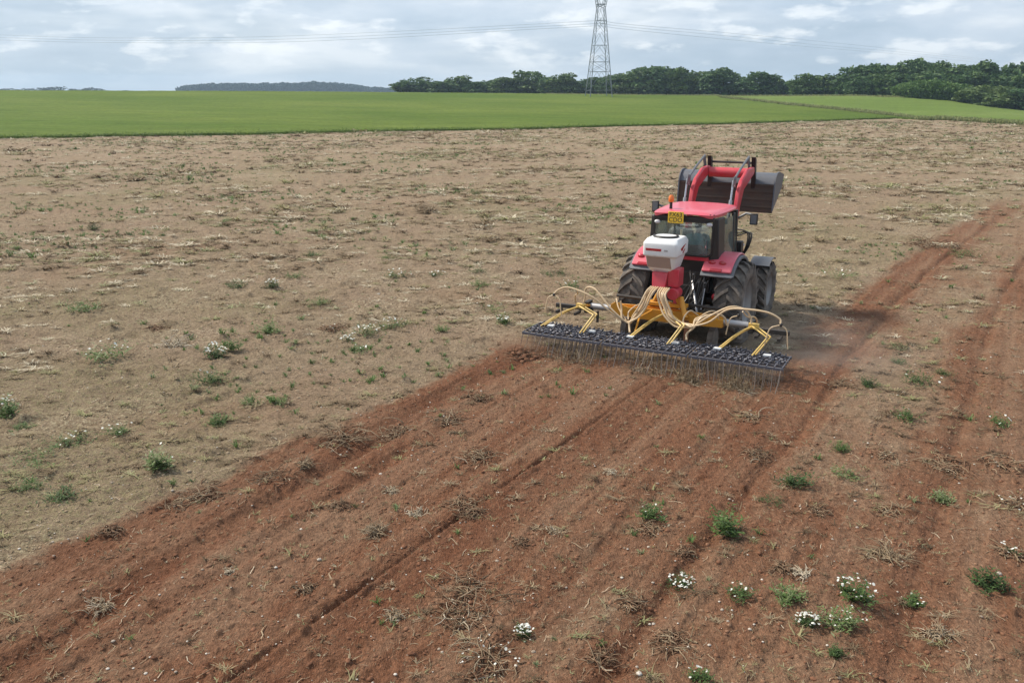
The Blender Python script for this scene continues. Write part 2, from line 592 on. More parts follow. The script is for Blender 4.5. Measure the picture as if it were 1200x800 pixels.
def zones(x, y):
    """red = freshly harrowed soil; pale = dry straw cover; green = thin weed cover"""
    d = pass_offset(x, y)
    wob = fbm(x, y, 1.3, 3, 11) * 0.22 + fbm(x, y, 0.28, 3, 15) * 0.15
    dl = d + wob
    lx, ly = tractor_local(x, y)
    behind = sm(-2.3, -2.9, ly + fbm(x, y, 0.5, 2, 12) * 0.15)
    p0 = sm(-0.22, 0.28, dl) * sm(6.9, 6.5, dl) * behind
    farfade = sm(47, 40, y + fbm(x, y, 4, 2, 13) * 2)
    p1 = sm(6.1, 6.9, dl) * sm(9.1, 8.0, dl) * farfade
    p2 = sm(9.5, 10.6, dl + fbm(x, y, 2.5, 2, 19) * 0.5) * farfade * (0.88 + 0.12 * sm(-0.5, 0.4, fbm(x / 3, y, 1.6, 3, 14)))
    near = sm(13.5, 10.5, y + fbm(x, y, 1.5, 2, 16)) * sm(6.3, 6.9, dl) * (0.80 + 0.2 * sm(-0.4, 0.3, fbm(x, y, 1.2, 2, 17)))
    red = np.maximum(np.maximum(p0, p1), np.maximum(p2 * 0.97, near))
    swath = sm(6.0, 7.0, dl) * farfade * (0.30 + 0.30 * sm(-0.5, 0.6, fbm(x, y, 1.4, 3, 26)))
    red = np.maximum(red, swath)
    red = red * (1 - 0.25 * sm(20, 42, y))
    patchy = sm(-0.7, 0.5, fbm(x, y, 1.1, 3, 18))
    streak = fbm((x * math.cos(HEAD) - y * math.sin(HEAD)), (x * math.sin(HEAD) + y * math.cos(HEAD)) * 0.08, 0.45, 3, 21)
    red = red * (0.90 + 0.10 * patchy) * (1 - 0.12 * sm(0.1, 0.9, streak))
    # a little red already shows through the untouched crust beside the passes
    red = np.maximum(red, 0.30 * sm(0.2, 1.0, fbm(x, y, 5.0, 3, 22)) * sm(60, 25, y))
    # wheel-polished, dusty ground in front of and beside the tractor
    green = sm(0.15, 0.9, fbm(x, y, 7.0, 3, 31)) * (1 - red)
    pale = sm(0.0, 1.0, fbm(x, y * 1.0, 2.2, 4, 33)) * (1 - red * 0.7)
    # straw smear across the lower middle and the strip left between passes
    gx, gy = 0.95, 8.0
    sx, sy = (x - gx) * 0.75 - (y - gy) * 0.66, (x - gx) * 0.66 + (y - gy) * 0.75
    smear = np.exp(-(sx / 0.28) ** 2 - (sy / 1.1) ** 2) * (0.6 + 0.4 * fbm(x, y, 0.2, 2, 34))
    pale = np.maximum(pale, smear * 0.9)
    green = np.maximum(green, smear * 0.8)
    red = red * (1 - 0.45 * smear)
    q0 = dist_poly(x, y, _rutw[0])
    qs = fbm(x * math.cos(HEAD + .04) - y * math.sin(HEAD + .04), (x * math.sin(HEAD + .04) + y * math.cos(HEAD + .04)) * 0.05, 0.30, 3, 37)
    moist = np.exp(-(q0 / 0.30) ** 2) * behind
    for c_, w_, k_ in ((0.35, .25, .6), (2.1, .18, .35), (4.75, .45, .7), (5.9, .25, .5), (6.95, .3, .8), (7.9, .28, .9), (10.6, .3, .7), (12.5, .35, .7), (14.6, .4, .6), (17.5, .4, .6)):
        moist = np.maximum(moist, k_ * np.exp(-((d + wob * .3 - c_) / w_) ** 2))
    moist = np.clip(moist * 0.9 + 0.35 * qs + 0.12 * patchy, 0, 1)
    return red, green, pale, moist


def micro(x, y, red=None):
    if red is None:
        red = zones(x, y)[0]
    az = np.arctan2(x, y)
    r = np.hypot(x, y)
    re = np.interp(az, EDGE_AZ, EDGE_R)
    infield = sm(0, -3, r - re)
    u = x * math.sin(HEAD + 0.04) + y * math.cos(HEAD + 0.04)
    v = x * math.cos(HEAD + 0.04) - y * math.sin(HEAD + 0.04)
    d = pass_offset(x, y)
    # crusted, weedy ground: low hummocks and clumps
    hum = fbm(x, y, 1.1, 2, 41) * 0.022 + fbm(x * 0.75, y, 0.34, 3, 44) * 0.022
    cl_ = np.maximum(0, fbm(x * 0.7, y, 0.42, 3, 48) - 0.45) * 0.10
    a = hum * 1.3 + cl_ * 1.3 + fbm(x, y, 0.10, 3, 52) * 0.012
    # harrowed tilth: long scratches along the pass, crumbs
    b_ = fbm(v, u * 0.06, 0.33, 2, 61) * 0.020 + fbm(v, u * 0.07, 0.11, 3, 64) * 0.017 + fbm(x, y, 0.09, 3, 67) * 0.0095
    b_ = b_ + np.maximum(0, fbm(x, y, 0.22, 3, 70) - 0.7) * 0.08
    z = a * (1 - red) + b_ * red
    lx, ly = tractor_local(x, y)
    beh = sm(-2.6, -3.4, ly)
    g = d - 4.38 + fbm(u, u * 0, 1.5, 2, 81) * 0.05
    z = z - 0.075 * np.exp(-(g / 0.055) ** 2) * beh * (0.65 + 0.35 * fbm(u, v, 0.5, 2, 83)) + 0.03 * np.exp(-((g - 0.12) / 0.07) ** 2) * beh
    for L, dep, w in ((_rutw[0], 0.075, 0.22), (_rutw[1], 0.03, 0.12)):
        q = dist_poly(x, y, L)
        z = z - dep * np.exp(-(q / w) ** 2) * beh + dep * 0.5 * np.exp(-((q - w * 2.0) / (w * 0.8)) ** 2) * beh
    # low bank along the left edge of the pass and grooves in the older strips
    z = z + 0.045 * np.exp(-((d + 0.02) / 0.16) ** 2) * beh * (0.4 + 0.6 * np.abs(fbm(u, v, 0.5, 3, 91)))
    older = sm(40, 30, y)
    for off_, dep, w in ((7.95, 0.07, 0.12), (6.75, 0.04, 0.14), (10.7, 0.05, 0.12), (12.9, 0.04, 0.12), (14.8, .04, .12)):
        z = z - dep * np.exp(-((d - off_ + fbm(u, u * 0, 2.0, 2, int(off_)) * 0.08) / w) ** 2) * older
    return z * infield


def tz(x, y):
    x = np.atleast_1d(np.asarray(x, float))
    y = np.atleast_1d(np.asarray(y, float))
    return macro(x, y) + micro(x, y)


def grid_mesh(AZ, RR, mat, zfun, name, attrf=None, smooth=True, closed=False):
    na, nr = len(AZ), RR.shape[0]
    A = np.broadcast_to(AZ[None, :], (nr, na))
    Rr = RR if RR.ndim == 2 else np.broadcast_to(RR[:, None], (nr, na))
    X, Y = Rr * np.sin(A), Rr * np.cos(A)
    x, y = X.ravel(), Y.ravel()
    z, attrs = zfun(x, y)
    V = np.stack([x, y, z], 1)
    i = np.arange(nr - 1)[:, None] * na
    if closed:
        j = np.arange(na)
        j2 = (j + 1) % na
    else:
        j = np.arange(na - 1)
        j2 = j + 1
    F = np.stack([(i + j), (i + na + j), (i + na + j2), (i + j2)], -1).reshape(-1, 4)
    me = np_mesh(name, V, F, mat, attrs, smooth)
    return me


# ---- soil material
m, t, b, o = mat_new('field_soil')
at = nd(t, 'ShaderNodeAttribute', attribute_name='zone')
sp = nd(t, 'ShaderNodeSeparateColor')
t.links.new(at.outputs['Color'], sp.inputs[0])
oc = nd(t, 'ShaderNodeTexCoord').outputs['Object']
nbig = noise(t, oc, 0.35, 4, 0.6)
nmid = noise(t, oc, 2.2, 5, 0.65)
nfin = noise(t, oc, 14, 5, 0.7)
nvf = noise(t, oc, 60, 3, 0.7)
al = mapping(t, oc, (6.0, 0.7, 1.0), rot=(0, 0, R(30)))
nst = noise(t, al, 1.3, 5, 0.65)
hz_ = noise(t, mapping(t, oc, (1.2, 3.2, 1), rot=(0, 0, R(-6))), 1.5, 5, 0.7, 0.5)
tan = ramp(t, nmid, [(0.30, (0.212, 0.153, 0.095)), (0.5, (0.285, 0.212, 0.136)), (0.7, (0.355, 0.272, 0.180))])
tan = mixc(t, ramp(t, nbig, [(0.4, 0.0), (0.65, 0.55)]), tan, (0.30, 0.205, 0.140))
tan = mixc(t, ramp(t, hz_, [(0.54, 0), (0.66, 0.5)]), tan, (0.18, 0.130, 0.082))
tan = mixc(t, mth(t, 'MULTIPLY', sp.outputs[1], ramp(t, nfin, [(0.42, 0), (0.6, 0.55)])), tan, (0.20, 0.185, 0.088))
tan = mixc(t, mth(t, 'MULTIPLY', sp.outputs[2], ramp(t, nfin, [(0.5, 0), (0.62, 0.75)])), tan, (0.46, 0.38, 0.26))
tan = mixc(t, ramp(t, nvf, [(0.62, 0), (0.72, 0.6)]), tan, (0.42, 0.35, 0.26))
red = ramp(t, nst, [(0.28, (0.165, 0.075, 0.040)), (0.5, (0.228, 0.109, 0.060)), (0.72, (0.295, 0.156, 0.090))])
red = mixc(t, ramp(t, nbig, [(0.4, 0), (0.7, 0.4)]), red, (0.18, 0.080, 0.042))
red = mixc(t, ramp(t, nmid, [(0.52, 0), (0.72, 0.45)]), red, (0.245, 0.145, 0.09))
red = mixc(t, mth(t, 'MULTIPLY', sp.outputs[2], ramp(t, nfin, [(0.45, 0), (0.65, 0.5)])), red, (0.30, 0.21, 0.14))
red = mixc(t, ramp(t, nvf, [(0.66, 0), (0.74, 0.45)]), red, (0.36, 0.26, 0.19))
am = nd(t, 'ShaderNodeAttribute', attribute_name='moisture')
smo = nd(t, 'ShaderNodeSeparateColor')
t.links.new(am.outputs['Color'], smo.inputs[0])
red = mixc(t, smo.outputs[0], red, mixc(t, 0.5, red, (0.145, 0.052, 0.026)))
red = mixc(t, ramp(t, smo.outputs[0], [(0.0, 0.40), (0.22, 0.0)]), red, (0.275, 0.168, 0.106))
c = mixc(t, sp.outputs[0], tan, red)
c = mixc(t, 0.6, c, mixc(t, 1.0, c, ramp(t, nfin, [(0.3, 0.5), (0.7, 1.5)]), 'MULTIPLY'))
# fine grain: crumbs, stretched along the pass where the soil was raked
ngr = noise(t, mapping(t, oc, (60, 14, 20), rot=(0, 0, R(30))), 1.0, 4, 0.75)
ngs = noise(t, oc, 34, 4, 0.75, 0.6)
grain = mixc(t, sp.outputs[0], ngs, ngr)
c = mixc(t, 0.75, c, mixc(t, 1.0, c, ramp(t, grain, [(0.32, 0.45), (0.5, 0.95), (0.68, 1.6)]), 'MULTIPLY'))
t.links.new(c, b.inputs['Base Color'])
b.inputs['Roughness'].default_value = 0.95
b.inputs['Specular IOR Level'].default_value = 0.12
hsum = mth(t, 'ADD', mth(t, 'MULTIPLY', nfin, 1.0), mth(t, 'ADD', mth(t, 'MULTIPLY', nvf, 0.4), mth(t, 'MULTIPLY', grain, 0.6)))
bump(t, b, hsum, 1.0, 0.06)
M['soil'] = m


def ground_z(x, y):
    r, g, p, mo = zones(x, y)
    z = macro(x, y) + micro(x, y, r)
    return z, {'zone': np.stack([r, g, p, np.ones_like(r)], 1), 'moisture': np.stack([mo, mo, mo, np.ones_like(r)], 1)}


azf = np.concatenate([np.linspace(-math.pi, R(-46), 40, endpoint=False), np.linspace(R(-46), R(46), 1250, endpoint=False), np.linspace(R(46), math.pi, 40, endpoint=False)])
dep = np.linspace(math.atan(CAM_H / 4.6), math.atan(CAM_H / 195.0), 800)
rr = np.concatenate([[0.02, 1.5, 3.2], CAM_H / np.tan(dep), np.geomspace(200, 3000, 60)])
g_me = grid_mesh(azf, rr, M['soil'], ground_z, 'ground', closed=True)
ground = props(link('ground', g_me), 'brown weedy field with red harrowed passes and level land reaching the horizon', 'field', kind='structure')

# ---- green crops
m, t, b, o = mat_new('cereal_crop')
oc = nd(t, 'ShaderNodeTexCoord').outputs['Object']
n1 = noise(t, mapping(t, oc, (0.5, 1.0, 1)), 0.035, 4, 0.6)
n2 = noise(t, oc, 1.2, 5, 0.7)
n3 = noise(t, mapping(t, oc, (0.25, 2.0, 1), rot=(0, 0, R(-8))), 0.35, 4, 0.6)
c = ramp(t, n1, [(0.35, (0.080, 0.124, 0.018)), (0.65, (0.122, 0.160, 0.030))])
c = mixc(t, 0.5, c, mixc(t, 1.0, c, ramp(t, n3, [(0.35, 0.75), (0.65, 1.2)]), 'MULTIPLY'))
c = mixc(t, 0.6, c, mixc(t, 1.0, c, ramp(t, n2, [(0.3, 0.6), (0.7, 1.35)]), 'MULTIPLY'))
t.links.new(c, b.inputs['Base Color'])
b.inputs['Roughness'].default_value = 0.9
b.inputs['Specular IOR Level'].default_value = 0.05
bump(t, b, n2, 0.8, 0.15)
M['cropfield'] = m
m2 = m.copy()
m2.name = 'pale_pasture'
for n in m2.node_tree.nodes:
    if n.type == 'VALTORGB' and abs(n.color_ramp.elements[0].color[0] - 0.080) < 1e-4:
        n.color_ramp.elements[0].color = (0.115, 0.165, 0.034, 1)
        n.color_ramp.elements[1].color = (0.155, 0.20, 0.055, 1)
M['pasture'] = m2


def r_at(px, row):
    """distance at which the land meets this line of sight beyond the field edge"""
    az = px_az(px, row)
    el = row_el(row)
    rs = np.linspace(100, RC, 1200)
    z = macro(rs * math.sin(az), rs * math.cos(az))
    h = CAM_H + rs * math.tan(el) / 1.0
    k = np.where(z >= h)[0]
    return az, (rs[k[0]] if len(k) else RC)


_s = [(845, 115.2), (880, 118.5), (920, 123), (960, 126.5), (1000, 130), (1050, 134.5), (1085, 138)]
SAZ, SR = zip(*[r_at(*p) for p in _s])
SAZ, SR = np.append(px_az(815), SAZ), np.append(RC + 45, SR)
azJ = px_az(1095, 140)
A_END = R(62)


def strip_r(az):
    re = np.interp(az, EDGE_AZ, EDGE_R)
    q = np.interp(az, np.append(SAZ, azJ), np.append(SR, float(np.interp(azJ, EDGE_AZ, EDGE_R)) + 2))
    q = np.where(az < SAZ[0], RC + 45, q)
    return np.where(az > azJ, re + 4, np.maximum(q, re + 0.5))


def crop_mesh(name, mat, azs, r0f, r1f, n, h):
    az = azs
    r0, r1 = r0f(az), r1f(az)
    s_ = np.concatenate([[0, 0.0], np.linspace(0, 1, n) ** 1.5, [1.0]])
    RR = r0[None, :] + (r1 - r0)[None, :] * s_[:, None]
    RR[1] = RR[0] + 0.02
    RR[2] = RR[0] + 0.05
    hh = np.full(len(s_), h)
    hh[0] = -0.15
    hh[-1] = -0.15
    HH = np.broadcast_to(hh[:, None], RR.shape).ravel()

    def zf(x, y):
        return macro(x, y) + HH + (HH > 0) * (fbm(x, y, 3.0, 3, 101) * 0.05), None
    return grid_mesh(az, RR, mat, zf, name)


wob_e = lambda az: np.interp(az, EDGE_AZ, EDGE_R) + fbm(az * 110, az * 0, 3.0, 3, 5) * 0.5
azs1 = np.linspace(R(-62), azJ, 1100)
props(link('crop_field', crop_mesh('crop_field', M['cropfield'], azs1, wob_e, lambda a: np.maximum(strip_r(a) - 2.0, wob_e(a) + 0.4), 120, 0.28)),
      'green cereal field beyond the brown field', 'crop field', kind='structure')
azs2 = np.linspace(SAZ[0] - 0.002, A_END, 500)
props(link('pasture', crop_mesh('pasture', M['pasture'], azs2, lambda a: strip_r(a) + 3.0, lambda a: a * 0 + RC + 700, 90, 0.20)),
      'paler green field rising to the woods on the right', 'pasture', kind='structure')


# ------------------------------------------------------------------ scattering of countless small stuff
def scatter(name, templates, P, S, rot, mat, tint, zoff=0.0, tilt=None, stretch=None, label=None, kind='stuff', zs=None):
    """joins many small shapes into one mesh. templates: list of (V,F); P (n,2)"""
    n = len(P)
    rng = np.random.default_rng(len(name) + n)
    pick = rng.integers(0, len(templates), n)
    z = tz(P[:, 0], P[:, 1]) if zs is None else zs
    Vs, Fs, Ts = [], [], []
    base = 0
    for ti, (tv, tf) in enumerate(templates):
        idx = np.where(pick == ti)[0]
        if not len(idx): continue
        k = len(idx)
        c, s_ = np.cos(rot[idx])[:, None], np.sin(rot[idx])[:, None]
        sc = S[idx][:, None]
        sx = sc * (stretch[idx][:, None] if stretch is not None else 1)
        vx, vy, vz = tv[None, :, 0] * sx, tv[None, :, 1] * sc, tv[None, :, 2] * sc
        X = vx * c - vy * s_ + P[idx, 0][:, None]
        Y = vx * s_ + vy * c + P[idx, 1][:, None]
        Z = vz + (z[idx] + zoff)[:, None]
        if tilt is not None:
            Z = Z + (vx * tilt[idx][:, None])
        V = np.stack([X, Y, Z], -1).reshape(-1, 3)
        nv = len(tv)
        F = (tf[None] + (np.arange(k) * nv)[:, None, None]).reshape(-1, tf.shape[1]) + base
        base += len(V)
        Vs.append(V)
        Fs.append(F)
        Ts.append(np.repeat(tint[idx], nv))
    V, F, T = np.concatenate(Vs), np.concatenate(Fs), np.concatenate(Ts)
    col = np.stack([T, T, T, np.ones_like(T)], 1)
    me = np_mesh(name, V, F, mat, {'tint': col})
    return props(link(name, me), label, None, None, kind)


rng = np.random.default_rng(3)


def blades(nb, length, width, rise, seed, flat=1.0, segs=3, curl=0.6):
    """tuft of bent blades from one root; quads"""
    g = np.random.default_rng(seed)
    V, F = [], []
    for i in range(nb):
        a = g.uniform(0, 2 * math.pi)
        L = length * g.uniform(0.5, 1.1)
        up = rise * g.uniform(0.4, 1.2)
        ca, sa = math.cos(a), math.sin(a)
        w = width * g.uniform(0.6, 1.3)
        r0 = g.uniform(0, 0.25) * length
        bend = g.uniform(-curl, curl)
        ox, oy = g.normal(0, 0.12 * length, 2)
        b0 = len(V)
        for k in range(segs + 1):
            q = k / segs
            rr_ = r0 + L * q * flat
            zz = up * math.sin(q * math.pi * g.uniform(0.45, 0.95)) if k else 0
            aa = a + bend * q
            cx, cy = math.cos(aa) * rr_ + ox, math.sin(aa) * rr_ + oy
            ww = w * (1 - 0.75 * q)
            V.append((cx - sa * ww, cy + ca * ww, zz))
            V.append((cx + sa * ww, cy - ca * ww, zz + 0.2 * ww))
        for k in range(segs):
            F.append((b0 + 2 * k, b0 + 2 * k + 1, b0 + 2 * k + 3, b0 + 2 * k + 2))
    return np.array(V, float), np.array(F, int)


def clod_t(seed, flat=0.6):
    g = np.random.default_rng(seed)
    V, F = [], []
    seg, rings = 6, 4
    for i in range(rings + 1):
        t_ = math.pi * i / rings
        for k in range(seg):
            a = 2 * math.pi * k / seg
            q = g.uniform(0.75, 1.2)
            V.append((math.sin(t_) * math.cos(a) * q, math.sin(t_) * math.sin(a) * q, math.cos(t_) * flat * g.uniform(0.8, 1.2)))
    for i in range(rings):
        for k in range(seg):
            k2 = (k + 1) % seg
            F.append((i * seg + k, (i + 1) * seg + k, (i + 1) * seg + k2, i * seg + k2))
    return np.array(V), np.array(F)


def strip_t(seed, segs=4):
    g = np.random.default_rng(seed)
    V, F = [], []
    x, y, a = -0.5, 0, 0
    for k in range(segs + 1):
        a += g.normal(0, 0.35)
        ny, nx = math.cos(a), -math.sin(a)
        w = 0.028 * (1 - 0.4 * k / segs)
        zz = 0.02 + 0.05 * math.sin(k / segs * math.pi) * g.uniform(0, 1.6)
        V += [(x + nx * w, y + ny * w, zz), (x - nx * w, y - ny * w, zz + 0.015)]
        x += math.cos(a) / segs
        y += math.sin(a) / segs
    for k in range(segs):
        F.append((2 * k, 2 * k + 1, 2 * k + 3, 2 * k + 2))
    return np.array(V), np.array(F)


def field_points(n, r0, r1, power=1.0, amax=42):
    """points on the brown field; power<1 thins them out with distance"""
    u = rng.uniform(0, 1, n * 2)
    az = rng.uniform(R(-amax), R(amax), n * 2)
    r = (r0 ** (2 * power) + u * (r1 ** (2 * power) - r0 ** (2 * power))) ** (1 / (2 * power))
    x, y = r * np.sin(az), r * np.cos(az)
    re = np.interp(az, EDGE_AZ, EDGE_R)
    lx, ly = tractor_local(x, y)
    ok = (r < re - 0.3) & ~((np.abs(lx) < 1.5) & (ly > -2.2) & (ly < 4.2))
    P = np.stack([x, y], 1)[ok]
    return P[:n]


# dead weed clumps lying on the crust
P = field_points(60000, 5, 190, 0.62)
z_r, z_g, z_p, z_m = zones(P[:, 0], P[:, 1])
dens = (0.12 + 0.88 * sm(-0.25, 0.75, fbm(P[:, 0] * 0.6, P[:, 1], 3.6, 4, 201, 0.7))) * (1 - 0.90 * z_r)
P = P[rng.uniform(0, 1, len(P)) < dens]
n = len(P)
T_l = [blades(20, 1.0, 0.05, 0.34, s, 1.0, 3, 0.9) for s in range(8)]
rr_ = np.hypot(P[:, 0], P[:, 1])
S = np.minimum(rng.lognormal(-2.25, 0.45, n), 0.03 + rr_ * 0.0065) * (1 + np.minimum(rr_, 120) * 0.006)
zg = zones(P[:, 0], P[:, 1])[1]
tint = np.clip(rng.beta(1.6, 1.7, n) + 0.35 * zg * rng.uniform(0, 1, n), 0, 1)
pk = (rng.uniform(0, 1, n) < 0.20) & (rr_ > 19)
tint = np.where(rr_ < 19, tint * 0.85, tint)
tint[pk] = 1.0
S = S * (1.0 + 0.35 * sm(20, 40, rr_))
scatter('dead_weed_litter', T_l, P, S, rng.uniform(-0.6, 0.6, n), M['litter'], tint, stretch=rng.uniform(1.0, 2.4, n),
        label='withered weed clumps strewn over the brown crust')
# finer litter near the camera
P = field_points(30000, 5, 45, 0.42)
z_r = zones(P[:, 0], P[:, 1])[0]
P = P[rng.uniform(0, 1, len(P)) < (1 - 0.65 * z_r)]
n = len(P)
T_f = [blades(9, 1.0, 0.05, 0.35, 40 + s, 1.0, 2, 1.2) for s in range(6)]
scatter('fine_plant_litter', T_f, P, rng.lognormal(-3.0, 0.4, n), rng.uniform(0, 6.28, n), M['litter'], rng.beta(1.6, 1.8, n), label='small bits of dead plants on the soil')
# straw
P = field_points(46000, 5, 55, 0.4)
z_r = zones(P[:, 0], P[:, 1])[0]
P = P[rng.uniform(0, 1, len(P)) < (1 - 0.35 * z_r)]
n = len(P)
rot = np.where(rng.uniform(0, 1, n) < 0.5, rng.normal(math.pi / 2 - HEAD, 0.5, n), rng.uniform(0, 6.28, n))
scatter('straw_litter', [strip_t(s) for s in range(8)], P, rng.lognormal(-2.75, 0.5, n), rot, M['straw'], rng.beta(1.5, 2.0, n), zoff=0.0, label='loose straw and root threads on the soil')
# clods
P = field_points(95000, 5, 60, 0.4)
z_r = zones(P[:, 0], P[:, 1])[0]
n = len(P)
S = np.minimum(rng.lognormal(-4.75, 0.5, n), 0.028) * (1 + np.hypot(P[:, 0], P[:, 1]) * 0.012)
tint = np.clip(0.95 - 0.75 * z_r + rng.normal(0, 0.12, n), 0, 1)
scatter('soil_clods', [clod_t(s) for s in range(6)], P, S, rng.uniform(0, 6.28, n), M['clod'], tint, stretch=rng.uniform(0.8, 1.6, n), label='crumbs and clods of soil')
P = field_points(4200, 5, 60, 0.4)
n = len(P)
scatter('stone_chips', [clod_t(20 + s, 0.5) for s in range(4)], P, rng.lognormal(-4.45, 0.38, n), rng.uniform(0, 6.28, n), M['stone'], rng.uniform(0, 1, n), zoff=0.006, label='pale stone chips in the soil')
# thin green weeds in drifts
P = field_points(52000, 6, 180, 0.62)
z_r = zones(P[:, 0], P[:, 1])[0]
dens = sm(0.15, 0.95, fbm(P[:, 0] * 0.8, P[:, 1], 4.5, 3, 211)) * (1 - 0.93 * z_r) + 0.02
P = P[rng.uniform(0, 1, len(P)) < dens]
n = len(P)
T_w = [blades(14, 1.0, 0.075, 0.6, 70 + s, 0.7, 3, 0.5) for s in range(6)]
scatter('low_weeds', T_w, P, np.minimum(rng.lognormal(-2.5, 0.4, n), .05 + .006 * np.hypot(P[:, 0], P[:, 1])) * (1 + np.hypot(P[:, 0], P[:, 1]) * 0.006), rng.uniform(0, 6.28, n), M['weed'], np.clip(rng.beta(4, 1.5, n), 0, 1), label='thin low green weeds among the litter')
# bleached tufts
P = field_points(5200, 20, 170, 0.6)
z_r = zones(P[:, 0], P[:, 1])[0]
dens = sm(-0.2, 0.8, fbm(P[:, 0], P[:, 1], 3.0, 2, 221)) * (1 - 0.99 * z_r)
P = P[rng.uniform(0, 1, len(P)) < dens]
n = len(P)
scatter('bleached_tufts', [blades(26, 1.0, 0.035, 0.35, 90 + s, 0.9, 3, 0.9) for s in range(5)], P, np.minimum(rng.lognormal(-2.1, 0.4, n), .03 + .006 * np.hypot(P[:, 0], P[:, 1])), rng.uniform(-0.5, 0.5, n), M['straw'], rng.uniform(0.75, 1, n), stretch=rng.uniform(1, 1.9, n), label='bleached dry tufts on the crust')

# fringe of cereal plants along the field edge
n = 15000
az = rng.uniform(R(-40), azJ, n)
r = wob_e(az) + rng.exponential(1.6, n) - 0.9 * rng.uniform(0, 1, n) ** 3
P = np.stack([r * np.sin(az), r * np.cos(az)], 1)
T_c = [blades(9, 0.35, 0.045, 1.0, 120 + s, 0.6, 2, 0.3) for s in range(4)]
scatter('cereal_fringe', T_c, P, rng.uniform(0.26, 0.42, n), rng.uniform(0, 6.28, n), M['crop'], rng.uniform(0, 1, n), zs=macro(P[:, 0], P[:, 1]), label='cereal blades along the near edge of the green field')
# rough grass margin between and beside the green fields
n = 16000
az = rng.uniform(SAZ[0] - 0.004, R(44), n)
r = strip_r(az) + rng.uniform(-2.8, 3.6, n)
P = np.stack([r * np.sin(az), r * np.cos(az)], 1)
scatter('field_margin_grass', T_c, P, rng.uniform(0.35, 0.75, n), rng.uniform(0, 6.28, n), M['margin'], rng.beta(2, 2, n), zs=macro(P[:, 0], P[:, 1]), label='rough grass margin between the two green fields')
n = 6000
px_ = rng.uniform(640, 1060, n)
az = np.array([px_az(q) for q in px_])
r = RC + rng.uniform(-2, 10, n)
P = np.stack([r * np.sin(az), r * np.cos(az)], 1)
scatter('headland_grass', T_c, P, rng.uniform(0.25, 0.6, n), rng.uniform(0, 6.28, n), M['margin'], rng.beta(3, 2, n), zs=macro(P[:, 0], P[:, 1]), label='tall pale grass at the foot of the trees')


M['leafH'] = tint_mat('hedge_foliage', [(0.0, (0.05, 0.10, 0.024)), (0.5, (0.11, 0.19, 0.045)), (1.0, (0.19, 0.28, 0.085))], 0.6, 0.25, 0.6)
# ------------------------------------------------------------------ trees
def leaf_mesh(name, pts, size, mat, tint, seed=0):
    g = np.random.default_rng(seed)
    n = len(pts)
    a = g.normal(size=(n, 3))
    a /= np.linalg.norm(a, axis=1)[:, None]
    b_ = np.cross(a, g.normal(size=(n, 3)))
    b_ /= np.linalg.norm(b_, axis=1)[:, None]
    s_ = (size * g.uniform(0.6, 1.4, n))[:, None]
    V = np.stack([pts - a * s_ - b_ * s_ * 0.6, pts + a * s_ - b_ * s_ * 0.7, pts + a * s_ * 0.9 + b_ * s_ * 0.7, pts - a * s_ * 0.8 + b_ * s_ * 0.6], 1).reshape(-1, 3)
    F = np.arange(4 * n).reshape(-1, 4)
    T = np.repeat(np.clip(tint, 0, 1), 4)
    return np_mesh(name, V, F, mat, {'tint': np.stack([T, T, T, np.ones_like(T)], 1)})


def lobes_points(lobes, n, g):
    """points near the surfaces of several ellipsoidal leaf masses; returns points and a tint"""
    w = np.array([l[3] * l[4] for l in lobes])
    pick = g.choice(len(lobes), n, p=w / w.sum())
    L = np.array(lobes)[pick]
    d = g.normal(size=(n, 3))
    d /= np.linalg.norm(d, axis=1)[:, None]
    d[:, 2] = np.where(g.uniform(size=n) < 0.25, d[:, 2], np.abs(d[:, 2]) * np.sign(d[:, 2] + 0.5))
    rad = g.uniform(0.70, 1.06, n) + 0.10 * np.sin(d[:, 0] * 7 + L[:, 0]) * np.cos(d[:, 1] * 6 + L[:, 2])
    P = L[:, :3] + d * rad[:, None] * np.stack([L[:, 3], L[:, 3], L[:, 4]], 1)
    lob_t = np.random.default_rng(5).uniform(-0.15, 0.15, len(lobes))[pick]
    return P, 0.5 + lob_t + g.normal(0, 0.16, n)


def crown_template(seed, tall=1.0, n=1900, mat='leafA'):
    """crown of radius about 1 and overall height 2*tall*..., base near z=0.1"""
    g = np.random.default_rng(seed)
    lobes = [(0, 0, 1.05 * tall, 0.66, 0.80 * tall), (0, 0, 0.55 * tall, 0.85, 0.55 * tall)]
    for i in range(11):
        a = g.uniform(0, 6.28)
        h_ = g.uniform(0.35, 1.75) * tall
        k = math.sqrt(max(0.05, 1 - ((h_ / tall - 1.0) / 1.05) ** 2))
        q = g.uniform(0.35, 0.62) * k + 0.08
        s_ = g.uniform(0.28, 0.44)
        lobes.append((math.cos(a) * q, math.sin(a) * q, h_, s_, s_ * g.uniform(0.7, 0.95)))
    P, tn = lobes_points(lobes, n, g)
    P = P[P[:, 2] > 0.02]
    tn = tn[:len(P)]
    return leaf_mesh('crown', P, 0.062 if n > 1000 else 0.1, M[mat], tn, seed)


def trunk_mesh(seed):
    g = random.Random(seed)
    mb = MB()
    mb.tube([(0, 0, -0.15), (0.01, 0.0, 0.4), (g.uniform(-.04, .04), 0.02, 0.9), (g.uniform(-.06, .06), 0.03, 1.4)], [0.075, 0.055, 0.042, 0.02], 7)
    for i in range(5):
        a = g.uniform(0, 6.28)
        z0 = g.uniform(0.45, 0.95)
        mb.tube([(0, 0, z0), (math.cos(a) * .25, math.sin(a) * .25, z0 + .25), (math.cos(a) * .5, math.sin(a) * .5, z0 + .55)], [0.028, 0.018, 0.008], 5)
    o_ = mb.build('trunk', M['bark'])
    me = o_.data
    bpy.data.objects.remove(o_)
    return me


